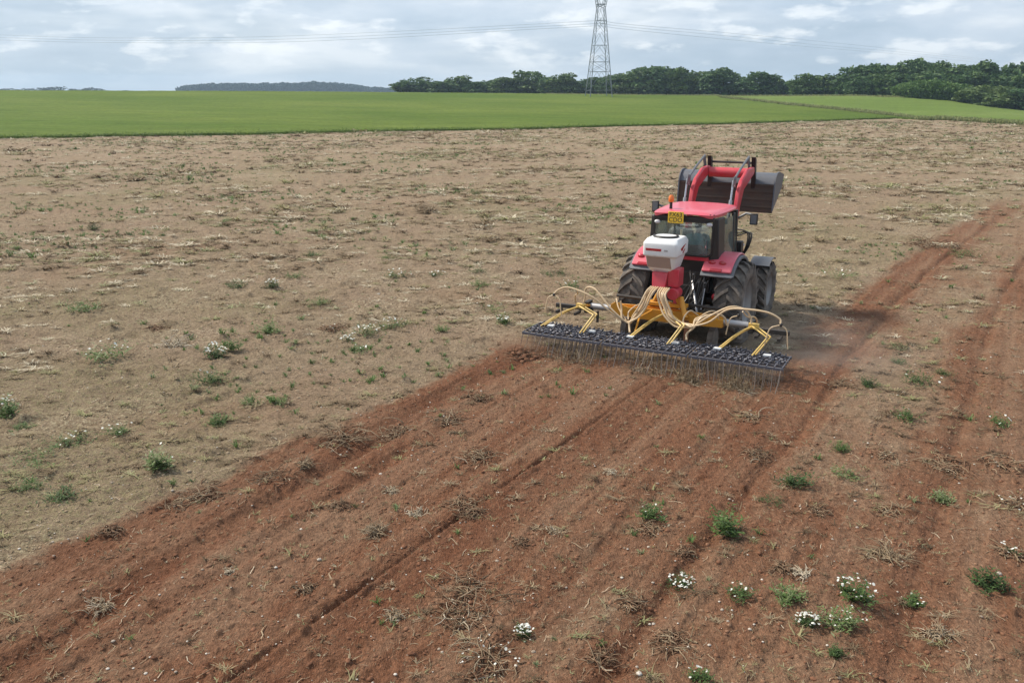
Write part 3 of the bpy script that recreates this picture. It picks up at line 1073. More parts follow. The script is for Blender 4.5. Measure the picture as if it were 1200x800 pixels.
crownsA = [crown_template(300 + i, 1.0, 2900, 'leafD' if i in (1, 3, 6) else 'leafA') for i in range(7)]
crownsB = [crown_template(320 + i, 0.92, 2900, 'leafB') for i in range(2)]
crownsC = [crown_template(330 + i, 0.9, 260, 'leafC') for i in range(3)]
trunks = [trunk_mesh(i) for i in range(3)]


def place_tree(px, top, w, dist, variant, label, group, name='broadleaf_tree', cat='tree', kinds=None, sink=0.0):
    az = px_az(px, top)
    x, y = dist * math.sin(az), dist * math.cos(az)
    zb = float(macro(np.array([x]), np.array([y]))[0]) - sink
    ztop = CAM_H + math.tan(row_el(top)) * dist
    rad = w / 1000.0 * dist * 0.70
    h_ = max(ztop - zb, 1.0)
    e = empty(name, (x, y, zb), random.uniform(0, 6.28), label, cat, group)
    pool = kinds or crownsA
    c_ = link('crown', pool[variant % len(pool)], e)
    c_.scale = (rad, rad, h_ / 2.0)
    t_ = link('trunk', trunks[variant % 3], e)
    t_.scale = (rad, rad, h_ / 2.0)
    return e


ORD = ['first', 'second', 'third', 'fourth', 'fifth', 'sixth', 'seventh', 'eighth', 'ninth', 'tenth', 'eleventh', 'twelfth', 'thirteenth', 'fourteenth', 'fifteenth',
       'sixteenth', 'seventeenth', 'eighteenth', 'nineteenth', 'twentieth', 'twenty-first', 'twenty-second', 'twenty-third']
rowA = [(485, 90.5, 36, 352), (504, 97, 20, 350), (519, 95.5, 26, 345), (535, 88.5, 30, 350), (553, 95, 24, 345), (568, 93.5, 22, 352), (588, 91, 30, 345), (606, 93, 22, 350), (622, 82, 36, 346),
        (643, 91, 24, 340), (657, 85.5, 30, 338), (672, 94, 20, 345), (684, 92, 24, 342), (700, 90.5, 24, 345)]
adjA = ['round', 'low', 'low', 'broad', 'small', 'small', 'broad', 'slim', 'tall wide', 'plain', 'tall rounded', 'low', 'small', 'dark']
for i, (px, top, w, dd) in enumerate(rowA):
    place_tree(px, top, w * 1.12, dd, i, '%s dark green tree, %s from the left between far blue wood and pylon' % (adjA[i], ORD[i]), 'trees on the skyline left of the pylon')
rowB = [(719, 87, 28, 335), (742, 80.5, 32, 332), (766, 76, 38, 328), (782, 83, 26, 332), (796, 80.5, 24, 325), (808, 87, 24, 330), (821, 82.5, 26, 328), (840, 81, 32, 322), (858, 84, 28, 326),
        (873, 91, 24, 330), (887, 84, 34, 318), (905, 92.5, 22, 330), (920, 96, 24, 335), (933, 95, 20, 330)]
adjB = ['low', 'broad', 'tallest domed', 'dark', 'narrow-topped', 'low', 'plain', 'wide', 'rounded', 'low', 'broad paler', 'low', 'small', 'small shrubby']
for i, (px, top, w, dd) in enumerate(rowB):
    place_tree(px, top, w * 1.12, dd, i + 2, '%s green tree, %s to the right of the pylon before the woodland' % (adjB[i], ORD[i]), 'trees on the skyline right of the pylon')
rowC = [(948, 86.5, 26, 300), (968, 90, 26, 310), (985, 88, 26, 305), (1004, 77, 32, 300), (1024, 75.5, 32, 298), (1044, 79, 30, 300), (1061, 74.5, 30, 310), (1076, 71, 30, 312), (1092, 76, 30, 305),
        (1108, 74, 32, 300), (1126, 77.5, 30, 305), (1143, 79, 30, 298), (1160, 77, 30, 300), (1178, 79, 30, 296), (1195, 79, 30, 300), (1213, 79.5, 32, 300), (1232, 78, 32, 300), (1254, 80, 32, 298)]
for i, (px, top, w, dd) in enumerate(rowC):
    place_tree(px, top, w * 1.15, dd, i + 1, 'dark woodland tree above the pale pasture, %s from the gap by the field corner' % ORD[i], 'woodland trees on the right skyline')
rowD = [(1012, 88, 26, 285), (1036, 87, 26, 284), (1058, 88, 28, 290), (1082, 85, 28, 288), (1104, 87, 28, 286), (1128, 89, 28, 284), (1152, 88, 28, 286), (1176, 90, 28, 284), (1200, 89, 30, 286), (1224, 90, 30, 284)]
for i, (px, top, w, dd) in enumerate(rowD):
    place_tree(px, top, w * 1.15, dd, i, 'shorter dark tree at the front edge of the woodland, %s from its left end' % ORD[i], 'front woodland trees')
# far tiny trees on the left skyline
far = [(6, 103.2, 8, 1150), (15, 104.5, 7, 1150), (34, 103.6, 9, 1150), (51, 102.4, 7, 1150), (58, 101.8, 8, 1150), (69, 101.6, 8, 1150), (87, 103.6, 8, 1150), (98, 102.9, 5, 1150), (106, 102.6, 6, 1150), (114, 103, 7, 1150), (145, 105.6, 7, 1150), (180, 106.2, 8, 1150)]
for i, (px, top, w, dd) in enumerate(far):
    place_tree(px, top, w * 1.6, dd, i, 'tiny far tree on the left horizon, %s from the left edge' % ORD[i], 'tiny trees on the left horizon', kinds=crownsC)


def bank_of_leaves(name, spec, n, size, mat, label, cat, group=None, kind=None):
    """spec: list of (px, top row, half width px, distance); one continuous mass of foliage"""
    lobes = []
    g = np.random.default_rng(len(spec) + n)
    for (px, top, hw, dd) in spec:
        az = px_az(px, top)
        x, y = dd * math.sin(az), dd * math.cos(az)
        zb = float(macro(np.array([x]), np.array([y]))[0])
        zt = CAM_H + math.tan(row_el(top)) * dd
        rad = hw / 1000.0 * dd
        hh = (zt - zb) / 2
        lobes.append((x, y, zb + hh * 0.9, rad, hh * 1.05))
    P, tn = lobes_points(lobes, n, g)
    me = leaf_mesh(name, P, size, M[mat], tn, 7)
    return props(link(name, me), label, cat, group, kind)


hedge = [(1054, 101, 8, 268), (1062, 97.5, 11, 268), (1073, 95.5, 12, 267), (1085, 94.5, 12, 267), (1097, 94, 12, 266), (1108, 96.5, 12, 266), (1119, 98.5, 11, 266), (1130, 99.5, 10, 265)]
bank_of_leaves('hedge', hedge, 12000, 0.20, 'leafH', 'long rounded mid green hedge in front of the woodland, bordering the pasture', 'hedge')
for i, (px, top, w, dd, kk, lab) in enumerate([
        (1142, 98.5, 28, 262, crownsB, 'yellowish green bush at the right end of the long hedge'),
        (1160, 100, 26, 266, crownsB, 'pale olive bush behind the two low round bushes'),
        (1171, 107, 34, 258, crownsB, 'low round bush standing forward onto the pasture'),
        (1184, 99.5, 30, 266, crownsB, 'taller olive bush against the dark woodland near the right edge'),
        (1199, 103, 34, 260, crownsA, 'dark green bush cut by the right edge of the picture'),
        (1222, 102, 36, 260, crownsA, 'dark green bush beyond the right edge of the picture')]):
    if i == 5: continue
    place_tree(px, top, w, dd, i, lab, 'bushes at the edge of the pasture', 'bush', 'bush', kk, 0.3)
# brush that closes the gaps low under the trees
spec = [(x_, (100.5 if x_ < 945 else 96) + 2.5 * math.sin(x_ * 0.3) + 1.5 * math.sin(x_ * .11), 10, 352 if x_ < 720 else (336 if x_ < 945 else 312)) for x_ in range(472, 1500, 9)]
bank_of_leaves('undergrowth', spec, 76000, 0.32, 'leafA', 'dark brush filling the foot of the tree line', None, None, 'stuff')
spec = [(x_, top_, 7, 1500) for x_, top_ in [(219, 102.5), (224, 101), (230, 100.5), (238, 100), (247, 99.2), (256, 99.6), (266, 98.6), (276, 99), (287, 98.3), (298, 98.8), (310, 98.2), (322, 98.8), (334, 97.9), (346, 98.4), (357, 97.4), (368, 96.6), (379, 97.4), (390, 97.6), (400, 98.6),
                                          (410, 99.4), (418, 100.6), (427, 102.4), (435, 103.4), (443, 103.0), (452, 104), (460, 104.4)]]
spec = [(a_, b_ - .3, 11, d_) for a_, b_, c_, d_ in spec]
bank_of_leaves('distant_wood', spec, 40000, 1.5, 'leafC', 'low blue wood far beyond the green field', None, None, 'stuff')

# ------------------------------------------------------------------ pylon
PD = 250.0
pa = px_az(701.5, 112)
PX, PY = PD * math.sin(pa), PD * math.cos(pa)
PZ = float(macro(np.array([PX]), np.array([PY]))[0])
pyl = empty('electricity_pylon', (PX, PY, PZ), R(8), 'tall grey steel lattice pylon rising out of the top of the view', 'pylon')


def zrow(row, dd=PD):
    return CAM_H + math.tan(row_el(row)) * dd - PZ


rows = [111.5, 84.5, 73, 65, 53.7, 39, 24.5, 10]
lv = [zrow(r_) for r_ in rows]
lv[0] = -0.3
Z0, Z1 = 0, lv[-1]


def hwid(z):
    return np.interp(z, [0, Z1], [3.15, 1.0])


def corner(i, z, hw=None):
    w = hwid(z) if hw is None else hw
    return Vector(((-1, 1, 1, -1)[i] * w, (-1, -1, 1, 1)[i] * w, z))


mb = MB()
for i in range(4):
    mb.tube([corner(i, z) for z in lv], [0.14, 0.13, 0.12, 0.11, 0.11, 0.10, 0.10, 0.10], 4)
mb.build('legs', M['galv'], pyl)
mb = MB()
for k in range(len(lv) - 1):
    z0, z1 = max(lv[k], 2.6 if k == 0 else lv[k]), lv[k + 1]
    for i in range(4):
        j = (i + 1) % 4
        a0, a1, b0, b1 = corner(i, z0), corner(i, z1), corner(j, z0), corner(j, z1)
        if k in (0, 2, 3, 4, 6):
            mb.tube([a0, (a1 + b1) / 2], 0.05, 4)
            mb.tube([b0, (a1 + b1) / 2], 0.05, 4)
        else:
            mb.tube([a0, b1], 0.05, 4)
            mb.tube([b0, a1], 0.05, 4)
        if k in (0, 1, 3, 5):
            mb.tube([a1, b1], 0.06, 4)
        # short inner struts
mb.build('bracing', M['galv'], pyl)
mb = MB()
for i in range(4):
    mb.tube([corner(i, 1.9), corner((i + 1) % 4, 1.9)], 0.05, 4)
    mb.box(corner(i, 1.9) * 1.06 + Vector((0, 0, 0.0)), (0.5, 0.5, 0.08))
mb.build('climbing_guard', M['galv'], pyl)
mb = MB()
ht = Z1 + 9.5
for sx in (-1, 1):                                   # the fork of the head above the waist
    for sy in (-1, 1):
        mb.tube([(sx * 1.0, sy * 1.0, Z1), (sx * 1.9, sy * .8, Z1 + 4), (sx * 4.2, sy * .7, ht)], [0.12, .10, .09], 4)
        mb.tube([(sx * 0.25, sy * 0.9, Z1 + .3), (sx * 3.0, sy * .6, ht)], 0.08, 4)
    for q in (0.15, .4, .65, .9):
        zz = Z1 + q * 9.5
        w0, w1 = np.interp(zz, [Z1, Z1 + 4, ht], [1, 1.9, 4.2]), np.interp(zz, [Z1, ht], [.25, 3.0])
        mb.tube([(sx * w0, -.8, zz), (sx * w1, .8, zz + 1)], .05, 4)
        mb.tube([(sx * w0, .8, zz), (sx * w1, -.8, zz + 1)], .05, 4)
for k in range(4):
    mb.tube([corner(k, Z1), corner((k + 1) % 4, Z1 + .9, 1.05)], 0.09, 4)
    mb.tube([corner(k, Z1 + .9, 1.05), corner((k + 1) % 4, Z1 + .9, 1.05)], 0.09, 4)
mb.build('head_fork', M['galv'], pyl)
mb = MB()
for sy in (-.7, .7):
    mb.tube([(-9, 0, ht + .3), (-4.2, sy, ht), (4.2, sy, ht), (9, 0, ht + .3)], .09, 4)
    mb.tube([(-9, 0, ht + .3), (-4.2, sy, ht + 1.6), (4.2, sy, ht + 1.6), (9, 0, ht + .3)], .08, 4)
mb.build('crossarm', M['galv'], pyl)
# cables: suspension points on short brackets of the tower body
cab_rows_t = [24.6, 28.0, 30.8, 32.5]
left_rows = [[(0, 50), (150, 50), (300, 46), (440, 39), (600, 30)], [(0, 52.6), (150, 52.6), (300, 49.4), (440, 42.6), (600, 33.2)], [(0, 55.2), (150, 55), (300, 52.4), (440, 46), (600, 36)]]
right_rows = [[(740, 30), (850, 40.5), (960, 52), (1050, 62), (1110, 69)], [(740, 33), (850, 44), (960, 56), (1050, 64.8), (1110, 71)], [(740, 36), (850, 48), (960, 59), (1050, 67.2), (1100, 72.5)]]


def sky_pt(px, row, Y):
    az = px_az(px, row)
    dd = Y / math.cos(az)
    return Vector((dd * math.sin(az), Y, CAM_H + math.tan(row_el(row)) * dd))


names = ['topmost', 'middle', 'lowest']
for i in range(3):
    mid = sky_pt(703, cab_rows_t[i], PY)
    L = [(-700, left_rows[i][0][1] - 9, 480), (-330, left_rows[i][0][1] - 2.5, 400)] + [(px, rw, float(np.interp(px, [0, 703], [335, PY]))) for px, rw in left_rows[i]]
    Rr_ = [(px, rw, float(np.interp(px, [703, 1110], [PY, 560]))) for px, rw in right_rows[i]]
    pl = [sky_pt(*q) for q in L]
    pr = [sky_pt(*q) for q in Rr_]
    pr.append(pr[-1] + (pr[-1] - pr[-2]) * 1.2)
    mbc = MB()
    mbc.tube(spline(pl + [mid], 8), 0.032, 5)
    mbc.tube(spline([mid] + pr, 8), 0.036, 5)
    props(mbc.build('power_cable', M['cable']), '%s of the three thin grey cables hanging from the lattice pylon' % names[i], 'power cable', 'cables of the power line')
    mb = MB()
    q = mid - Vector((PX, PY, PZ))
    q = Matrix.Rotation(-R(8), 3, 'Z') @ q
    w = float(hwid(q.z + .4))
    mb.tube([(q.x, q.y, q.z), (q.x * .5, -w, q.z + .5)], 0.07, 6)
    mb.tube([(-w, -w, q.z + .5), (w, -w, q.z + .5)], 0.06, 4)
    mb.build('insulator', M['ceramic'], pyl)

# ------------------------------------------------------------------ tractor
gx_, gy_ = TX, TY
GZ = 0.0
trac = empty('tractor', (TX, TY, GZ), -HEAD, 'dusty red tractor with black cab and raised front loader, towing the harrow', 'tractor')


def tyre_mb(R0, W, cx, cy, cz, nl, h_=0.07):
    mb = MB()
    w = W / 2
    prof = [(-w * .80, R0 * .56), (-w * .97, R0 * .66), (-w * 1.0, R0 * .78), (-w * .93, R0 * .90), (-w * .82, R0 - h_ * 1.3), (-w * .4, R0 - h_), (0, R0 - h_ * .92),
            (w * .4, R0 - h_), (w * .82, R0 - h_ * 1.3), (w * .93, R0 * .90), (w * 1.0, R0 * .78), (w * .97, R0 * .66), (w * .80, R0 * .56)]
    mb.lathe_x(prof, cx, cy, cz, 56)
    for s in (-1, 1):
        for k in range(nl):
            a0 = 2 * math.pi * (k + (0.5 if s > 0 else 0)) / nl
            pts = []
            st = [(-.02, 0, 0), (.45, .12, 0.004), (.85, .27, 0.016), (.99, .34, 0.06)]
            da = 0.046 if R0 > .8 else 0.055
            ring = []
            for (q, an, drop) in st:
                x = cx + s * q * w
                for (dr, d2) in ((-h_ * 1.35 - drop, -da * 1.25), (-h_ * 1.35 - drop, da * 1.25), (-drop, da), (-drop, -da)):
                    a = a0 + an + d2
                    ring.append((x, cy + (R0 + dr) * math.cos(a), cz + (R0 + dr) * math.sin(a)))
            F = []
            for i in range(3):
                for j in range(4):
                    j2 = (j + 1) % 4
                    F.append((i * 4 + j, i * 4 + j2, (i + 1) * 4 + j2, (i + 1) * 4 + j))
            F += [(3, 2, 1, 0), (12, 13, 14, 15)]
            mb.add(ring, F)
    return mb


def wheel(R0, W, cx, cy, nl, side):
    cz = R0 - 0.02
    mb = MB()
    w = W / 2
    s = side
    mb.lathe_x([(s * w * .3, 0.02), (s * w * .3, R0 * .16), (s * w * .15, R0 * .2), (s * w * .1, R0 * .42), (s * w * .35, R0 * .5)], cx, cy, cz, 32)
    for k in range(8):
        a = k * math.pi / 4
        mb.ball((cx + s * w * .32, cy + R0 * .12 * math.cos(a), cz + R0 * .12 * math.sin(a)), 0.018, 6, 4)
    hub = mb.build('wheel', M['rim'], trac)
    ty = tyre_mb(R0, W, cx, cy, cz, nl).build('tyre', M['rubber'], hub, smooth=True, ang=32)
    MB().lathe_x([(-w * .80, R0 * .56), (-w * .84, R0 * .6), (-w * .6, R0 * .53), (0, R0 * .50), (w * .6, R0 * .53), (w * .84, R0 * .6), (w * .80, R0 * .56)], cx, cy, cz, 40).build('rim', M['rim'], hub)
    return hub


wheel(0.925, 0.62, -1.05, 0, 19, -1)
wheel(0.925, 0.62, 1.14, 0, 19, 1)
wheel(0.72, 0.50, -1.0, 2.55, 17, -1)
wheel(0.72, 0.50, 1.15, 2.55, 17, 1)

mb = MB()
mb.box((0, .5, .95), (.62, 2.2, .7))
mb.box((0, -.35, 1.15), (1.0, .35, .9))
mb.tube([(-1.0, 0, .905), (1.0, 0, .905)], .14, 14)
mb.box((0, 2.3, .85), (.5, 2.2, .45))
mb.tube([(-.95, 2.55, .7), (1.1, 2.55, .7)], .09, 10)
mb.box((0, 3.7, .75), (.6, .4, .5))
mb.box((.62, .95, .8), (.4, .9, .5))
mb.box((-.62, .95, .8), (.4, .9, .5))
mb.box((0, -.5, 1.0), (.36, .16, .5))
mb.build('chassis', M['chassis'], trac, .015)
# bonnet
mb = MB()
mb.prism([(1.47, 1.15), (3.95, 1.1), (4.05, 1.3), (3.95, 1.50), (3.4, 1.62), (1.47, 1.72)], -.33, .33, 'x')
mb.build('bonnet', M['red'], trac, .05)
MB().box((0, 4.02, 1.36), (.6, .06, .4)).build('grille', M['black'], trac, .02)
for s in (-1, 1):
    MB().ball((s * .24, 4.04, 1.5), (.09, .04, .06)).build('headlight', M['lamp'], trac)
# cab
mb = MB()
for s in (-1, 1):
    mb.hexa([(s * .60, -.50, 1.55), (s * .82, -.44, 1.55), (s * .84, -.02, 1.55), (s * .78, -.02, 1.55), (s * .64, -.52, 2.78), (s * .76, -.46, 2.78), (s * .78, -.02, 2.78), (s * .73, -.02, 2.78)])
    mb.hexa([(s * .78, .72, 1.1), (s * .86, .72, 1.1), (s * .86, .86, 1.1), (s * .78, .86, 1.1), (s * .73, .74, 2.78), (s * .79, .74, 2.78), (s * .79, .86, 2.78), (s * .73, .86, 2.78)])
    mb.hexa([(s * .66, 1.36, 1.1), (s * .76, 1.36, 1.1), (s * .76, 1.46, 1.1), (s * .66, 1.46, 1.1), (s * .64, 1.28, 2.78), (s * .73, 1.28, 2.78), (s * .73, 1.38, 2.78), (s * .64, 1.38, 2.78)])
    mb.hexa([(s * .70, -.40, 1.1), (s * .85, -.40, 1.1), (s * .82, 1.4, 1.1), (s * .70, 1.4, 1.1), (s * .70, -.40, 1.78), (s * .84, -.40, 1.78), (s * .80, 1.4, 1.66), (s * .70, 1.4, 1.66)])
mb.box((0, -.44, 1.50), (1.3, .12, .72))
mb.box((0, -.50, 2.765), (1.36, .12, .10))
mb.box((0, 1.33, 2.74), (1.3, .1, .09))
mb.box((0, 1.40, 1.45), (1.34, .1, .7))
mb.box((0, .5, 1.14), (1.36, 1.7, .08))
mb.build('cab_frame', M['black'], trac, .015)
MB().box((0, -.52, 1.90), (1.2, .05, .09)).build('rear_trim', M['red'], trac, .01)


def rounded_rect(x0, x1, z0, z1, r, y, n=5, taper=0):
    P = []
    for (cx, cz, a0) in ((x1 - r, z1 - r, 0), (x0 + r, z1 - r, 90), (x0 + r, z0 + r, 180), (x1 - r, z0 + r, 270)):
        for k in range(n):
            a = R(a0 + 90 * k / (n - 1))
            P.append((cx + r * math.cos(a), cz + r * math.sin(a)))
    return P


MB().prism(rounded_rect(-.645, .665, 1.96, 2.70, .13, 0), -.555, -.545, 'y').build('rear_window', M['glass_clear'], trac, smooth=False)
mb = MB()
pr_ = rounded_rect(-.665, .685, 1.94, 2.72, .14, 0)
pi_ = rounded_rect(-.63, .65, 1.975, 2.685, .12, 0)
nn = len(pr_)
P = [(u, -.57, v) for u, v in pr_] + [(u, -.57, v) for u, v in pi_] + [(u, -.53, v) for u, v in pr_] + [(u, -.53, v) for u, v in pi_]
F = []
for k in range(nn):
    k2 = (k + 1) % nn
    F += [(k, k2, nn + k2, nn + k), (2 * nn + k2, 2 * nn + k, 3 * nn + k, 3 * nn + k2), (k, 2 * nn + k, 2 * nn + k2, k2), (nn + k, nn + k2, 3 * nn + k2, 3 * nn + k)]
mb.add(P, F)
mb.build('window_seal', M['black'], trac)
MB().tube([(.56, -.585, 2.02), (.56, -.60, 2.32)], .013, 6).build('window_handle', M['grey'], trac)
MB().tube([(-.18, -.585, 2.62), (-.19, -.60, 2.25)], .008, 5).build('wiper', M['black'], trac)
for s in (-1, 1):
    MB().hexa([(s * .80, 0, 1.80), (s * .81, 0, 1.80), (s * .82, .73, 1.78), (s * .81, .73, 1.78), (s * .755, 0, 2.72), (s * .765, 0, 2.72), (s * .775, .73, 2.72), (s * .765, .73, 2.72)]).build('side_window', M['glass'], trac, smooth=False)
    MB().hexa([(s * .80, .87, 1.66), (s * .81, .87, 1.66), (s * .75, 1.36, 1.66), (s * .74, 1.36, 1.66), (s * .765, .87, 2.72), (s * .775, .87, 2.72), (s * .70, 1.28, 2.72), (s * .69, 1.28, 2.72)]).build('door_window', M['glass'], trac, smooth=False)
    MB().ball((s * .585 + .01, -.60, 2.665), (.07, .05, .045), 12, 8).build('work_light', M['lamp'], trac)
MB().box((0, 1.40, 2.28), (1.26, .01, .88)).build('windscreen', M['glass_clear'], trac, smooth=False)
# roof
nx, ny = 22, 22
V, F = [], []
X0, Y0, Y1 = .80, -.72, 1.30


def roof_xy(i, j):
    u, v = i / nx * 2 - 1, j / ny * 2 - 1
    # rounded plan
    k = 1 - 0.10 * (abs(u) * abs(v)) ** 3
    taper = 0.95 + 0.05 * v
    return u * X0 * k * taper, (Y0 + Y1) / 2 + v * (Y1 - Y0) / 2 * k, u, v


for j in range(ny + 1):
    for i in range(nx + 1):
        x, y, u, v = roof_xy(i, j)
        e1 = (1 - abs(u) ** 5) * (1 - abs(v) ** 6)
        V.append((x, y, 2.865 + .065 * max(e1, 0) ** .5 + .02 * (1 - u * u)))
nt = len(V)
for j in range(ny + 1):
    for i in range(nx + 1):
        x, y, u, v = roof_xy(i, j)
        arch = .085 * (1 - min(1, abs(u) * 1.15) ** 2.2) if v < 0 else 0.03
        V.append((x * .985, y * .985 + .005, 2.80 + arch * min(1, max(-v, 0) ** 2 * 1.0 + (0 if v < 0 else 1))))
for j in range(ny):
    for i in range(nx):
        a = j * (nx + 1) + i
        F.append((a, a + 1, a + nx + 2, a + nx + 1))
        b0 = nt + a
        F.append((b0, b0 + nx + 1, b0 + nx + 2, b0 + 1))
for i in range(nx):
    a, b0 = i, nt + i
    F.append((a, b0, b0 + 1, a + 1))
    a, b0 = ny * (nx + 1) + i, nt + ny * (nx + 1) + i
    F.append((a, a + 1, b0 + 1, b0))
for j in range(ny):
    a, b0 = j * (nx + 1), nt + j * (nx + 1)
    F.append((a, a + nx + 1, b0 + nx + 1, b0))
    a, b0 = a + nx, b0 + nx
    F.append((a, b0, b0 + nx + 1, a + nx + 1))
mb = MB()
mb.add(V, F)
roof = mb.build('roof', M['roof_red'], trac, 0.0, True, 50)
mb = MB()
for x in (.62, .70):
    MB().ball((x, -.66, 2.89), (.018, .012, .012), 8, 5).build('bolt', M['black'], roof)


def text_mesh(body, size, mat, parent, loc, rot, name, depth=0.003):
    cu = bpy.data.curves.new(name, 'FONT')
    cu.body = body
    cu.size = size
    cu.extrude = depth
    cu.align_x = 'CENTER'
    cu.align_y = 'CENTER'
    tmp = bpy.data.objects.new('tmp', cu)
    COL.objects.link(tmp)
    dg = bpy.context.evaluated_depsgraph_get()
    me = bpy.data.meshes.new_from_object(tmp.evaluated_get(dg))
    bpy.data.objects.remove(tmp)
    me.materials.clear()
    me.materials.append(mat)
    o_ = link(name, me, parent)
    o_.location = loc
    o_.rotation_euler = rot
    return o_


plate = MB().box((-.115, -.745, 2.80), (.35, .02, .25)).build('number_plate', M['plate'], trac, .008)
text_mesh('FX63', .135, M['plate_ink'], plate, (-.115, -.758, 2.858), (math.pi / 2, 0, 0), 'characters')
text_mesh('CDO', .135, M['plate_ink'], plate, (-.115, -.758, 2.745), (math.pi / 2, 0, 0), 'characters')
# beacon
bc = MB().tube([(-.34, -.42, 2.93), (-.34, -.42, 3.09)], [.035, .03], 10).build('beacon', M['black'], trac)
MB().tube([(-.34, -.42, 3.09), (-.34, -.42, 3.11), (-.34, -.42, 3.20), (-.34, -.42, 3.24)], [.05, .062, .058, .03], 14).build('beacon_lens', M['orange'], bc)
# fenders
for s in (-1, 1):
    off = .10 if s > 0 else 0.0
    cz = .905

    def arc(Ra, Rb, x0, x1, a0, a1, n, mb, drop=0):
        ring = []
        for k in range(n + 1):
            a = R(a0 + (a1 - a0) * k / n)
            for (x, r_) in ((x0, Ra), (x1, Ra), (x1, Rb), (x0, Rb)):
                dx = 0.0
                ring.append((s * (x + off * (x - .5) / .75), r_ * math.cos(a), cz + r_ * math.sin(a)))
        F = []
        for k in range(n):
            for j in range(4):
                j2 = (j + 1) % 4
                F.append((k * 4 + j, k * 4 + j2, k * 4 + 4 + j2, k * 4 + 4 + j))
        F += [(0, 1, 2, 3), (n * 4 + 3, n * 4 + 2, n * 4 + 1, n * 4)]
        mb.add(ring, F)
    mb = MB()
    arc(1.0, 1.045, .50, 1.12, 36, 139, 20, mb)
    arc(.975, 1.045, 1.11, 1.14, 40, 138, 20, mb)
    fen = mb.build('fender', M['grey'], trac, .012)
    mb = MB()
    arc(1.047, 1.10, .515, 1.09, 54, 134, 16, mb)
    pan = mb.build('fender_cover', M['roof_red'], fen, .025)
    for xx, cc in ((.70, 'deep_red'), (.93, 'deep_red')):
        a = R(121)
        MB().ball((s * xx, 1.10 * math.cos(a), cz + 1.10 * math.sin(a)), (.085, .05, .055), 12, 8).build('tail_light', M[cc], fen)
    a = R(132)
    MB().box((s * .83, 1.10 * math.cos(a), cz + 1.10 * math.sin(a)), (.26, .03, .07), (R(-40), 0, 0)).build('reflector', M['deep_red'], fen, .01)
    # front mudguard
    mb = MB()
    ring = []
    cxf = s * (1.0 + (off * 1.6 if s > 0 else 0))
    for k in range(13):
        a = R(66 + 58 * k / 12)
        for (x, r_) in ((-.24, .78), (.24, .78), (.24, .80), (-.24, .80)):
            ring.append((cxf + x, 2.55 + r_ * math.cos(a), .70 + r_ * math.sin(a)))
    F = []
    for k in range(12):
        for j in range(4):
            j2 = (j + 1) % 4
            F.append((k * 4 + j, k * 4 + j2, k * 4 + 4 + j2, k * 4 + 4 + j))
    F += [(0, 1, 2, 3), (51, 50, 49, 48)]
    mb.add(ring, F)
    mb.build('front_mudguard', M['grey'], trac)
    # steps
    mb = MB()
    for q in range(3):
        mb.box((s * .98, 1.12, .55 + .3 * q), (.24, .42, .03))
    mb.box((s * .92, .93, .85), (.03, .03, .75))
    mb.box((s * .92, 1.31, .85), (.03, .03, .75))
    mb.build('step', M['black'], trac)
    # mirror
    x1 = 1.10 if s > 0 else -1.2
    arm = MB().tube([(s * .76, 1.30, 2.60), (s * .95, 1.25, 2.72), (x1, 1.22, 2.70 + (.1 if s < 0 else 0))], .03, 6).build('mirror_arm', M['grey'], trac)
    zm = 2.60 if s > 0 else 2.76
    MB().box((x1 + s * .04, 1.20, zm), (.18, .06, .26), (0, 0, R(6 * s))).build('mirror', M['black'], arm, .02)
    MB().box((x1 + s * .04, 1.165, zm), (.13, .004, .20), (0, 0, R(6 * s))).build('mirror_glass', M['grey'], arm)
# exhaust and intake beside the windscreen
MB().tube([(.62, 1.62, 1.5), (.62, 1.62, 2.5), (.62, 1.56, 2.72)], .055, 10).build('exhaust', M['black'], trac)
for k in range(3):
    MB().tube(spline([(.62, 1.55, 2.3 - .1 * k), (.95 + .04 * k, 1.45, 2.25), (.98 + .03 * k, 1.35, 1.95), (.82, 1.5, 1.6)], 6), .018, 6).build('loader_hose', M['black'], trac)
MB().box((.70, 1.62, 1.75), (.26, .22, .5)).build('loader_valve', M['black'], trac, .02)
# linkage and hydraulics at the back
mb = MB()
for s in (-1, 1):
    mb.tube([(s * .32, -.45, .62), (s * .42, -1.35, .62)], .045, 8)
    mb.tube([(s * .30, -.50, 1.30), (s * .40, -.98, 1.05)], .05, 8)
mb.build('lower_link', M['chassis'], trac)
mb = MB()
mb.tube([(.30, -.62, 1.42), (.62, -1.25, .86)], .026, 8)
mb.tube([(.62, -.75, 1.30), (.62, -.95, .86)], .018, 8)
mb.tube([(-.42, -.75, 1.25), (-.60, -1.2, .86)], .026, 8)
mb.tube([(0, -.6, 1.2), (0.05, -1.35, 1.15)], .03, 8)
mb.build('top_link', M['steel'], trac)
mb = MB()
g = random.Random(4)
for k in range(13):
    x, z = g.uniform(.22, .62), g.uniform(1.35, 1.72)
    mb.tube([(x, -.50, z), (x + g.uniform(-.02, .02), -.60, z + .01)], .02, 7)
mb.build('hydraulic_coupler', M['steel'], trac)
mb = MB()
for k in range(8):
    x = g.uniform(.2, .7)
    z = g.uniform(1.45, 1.7)
    mb.tube(spline([(x, -.58, z), (x + g.uniform(-.1, .1), -.80, z - .05), (x + g.uniform(-.2, .15), -.95, z - .4), (x + g.uniform(-.3, .1), -1.2, .88)], 6), .013, 6)
mb.build('hydraulic_hose', M['black'], trac)
MB().ball((.83, -.72, 1.12), (.055, .04, .08), 10, 8).build('lever_knob', M['deep_red'], trac)
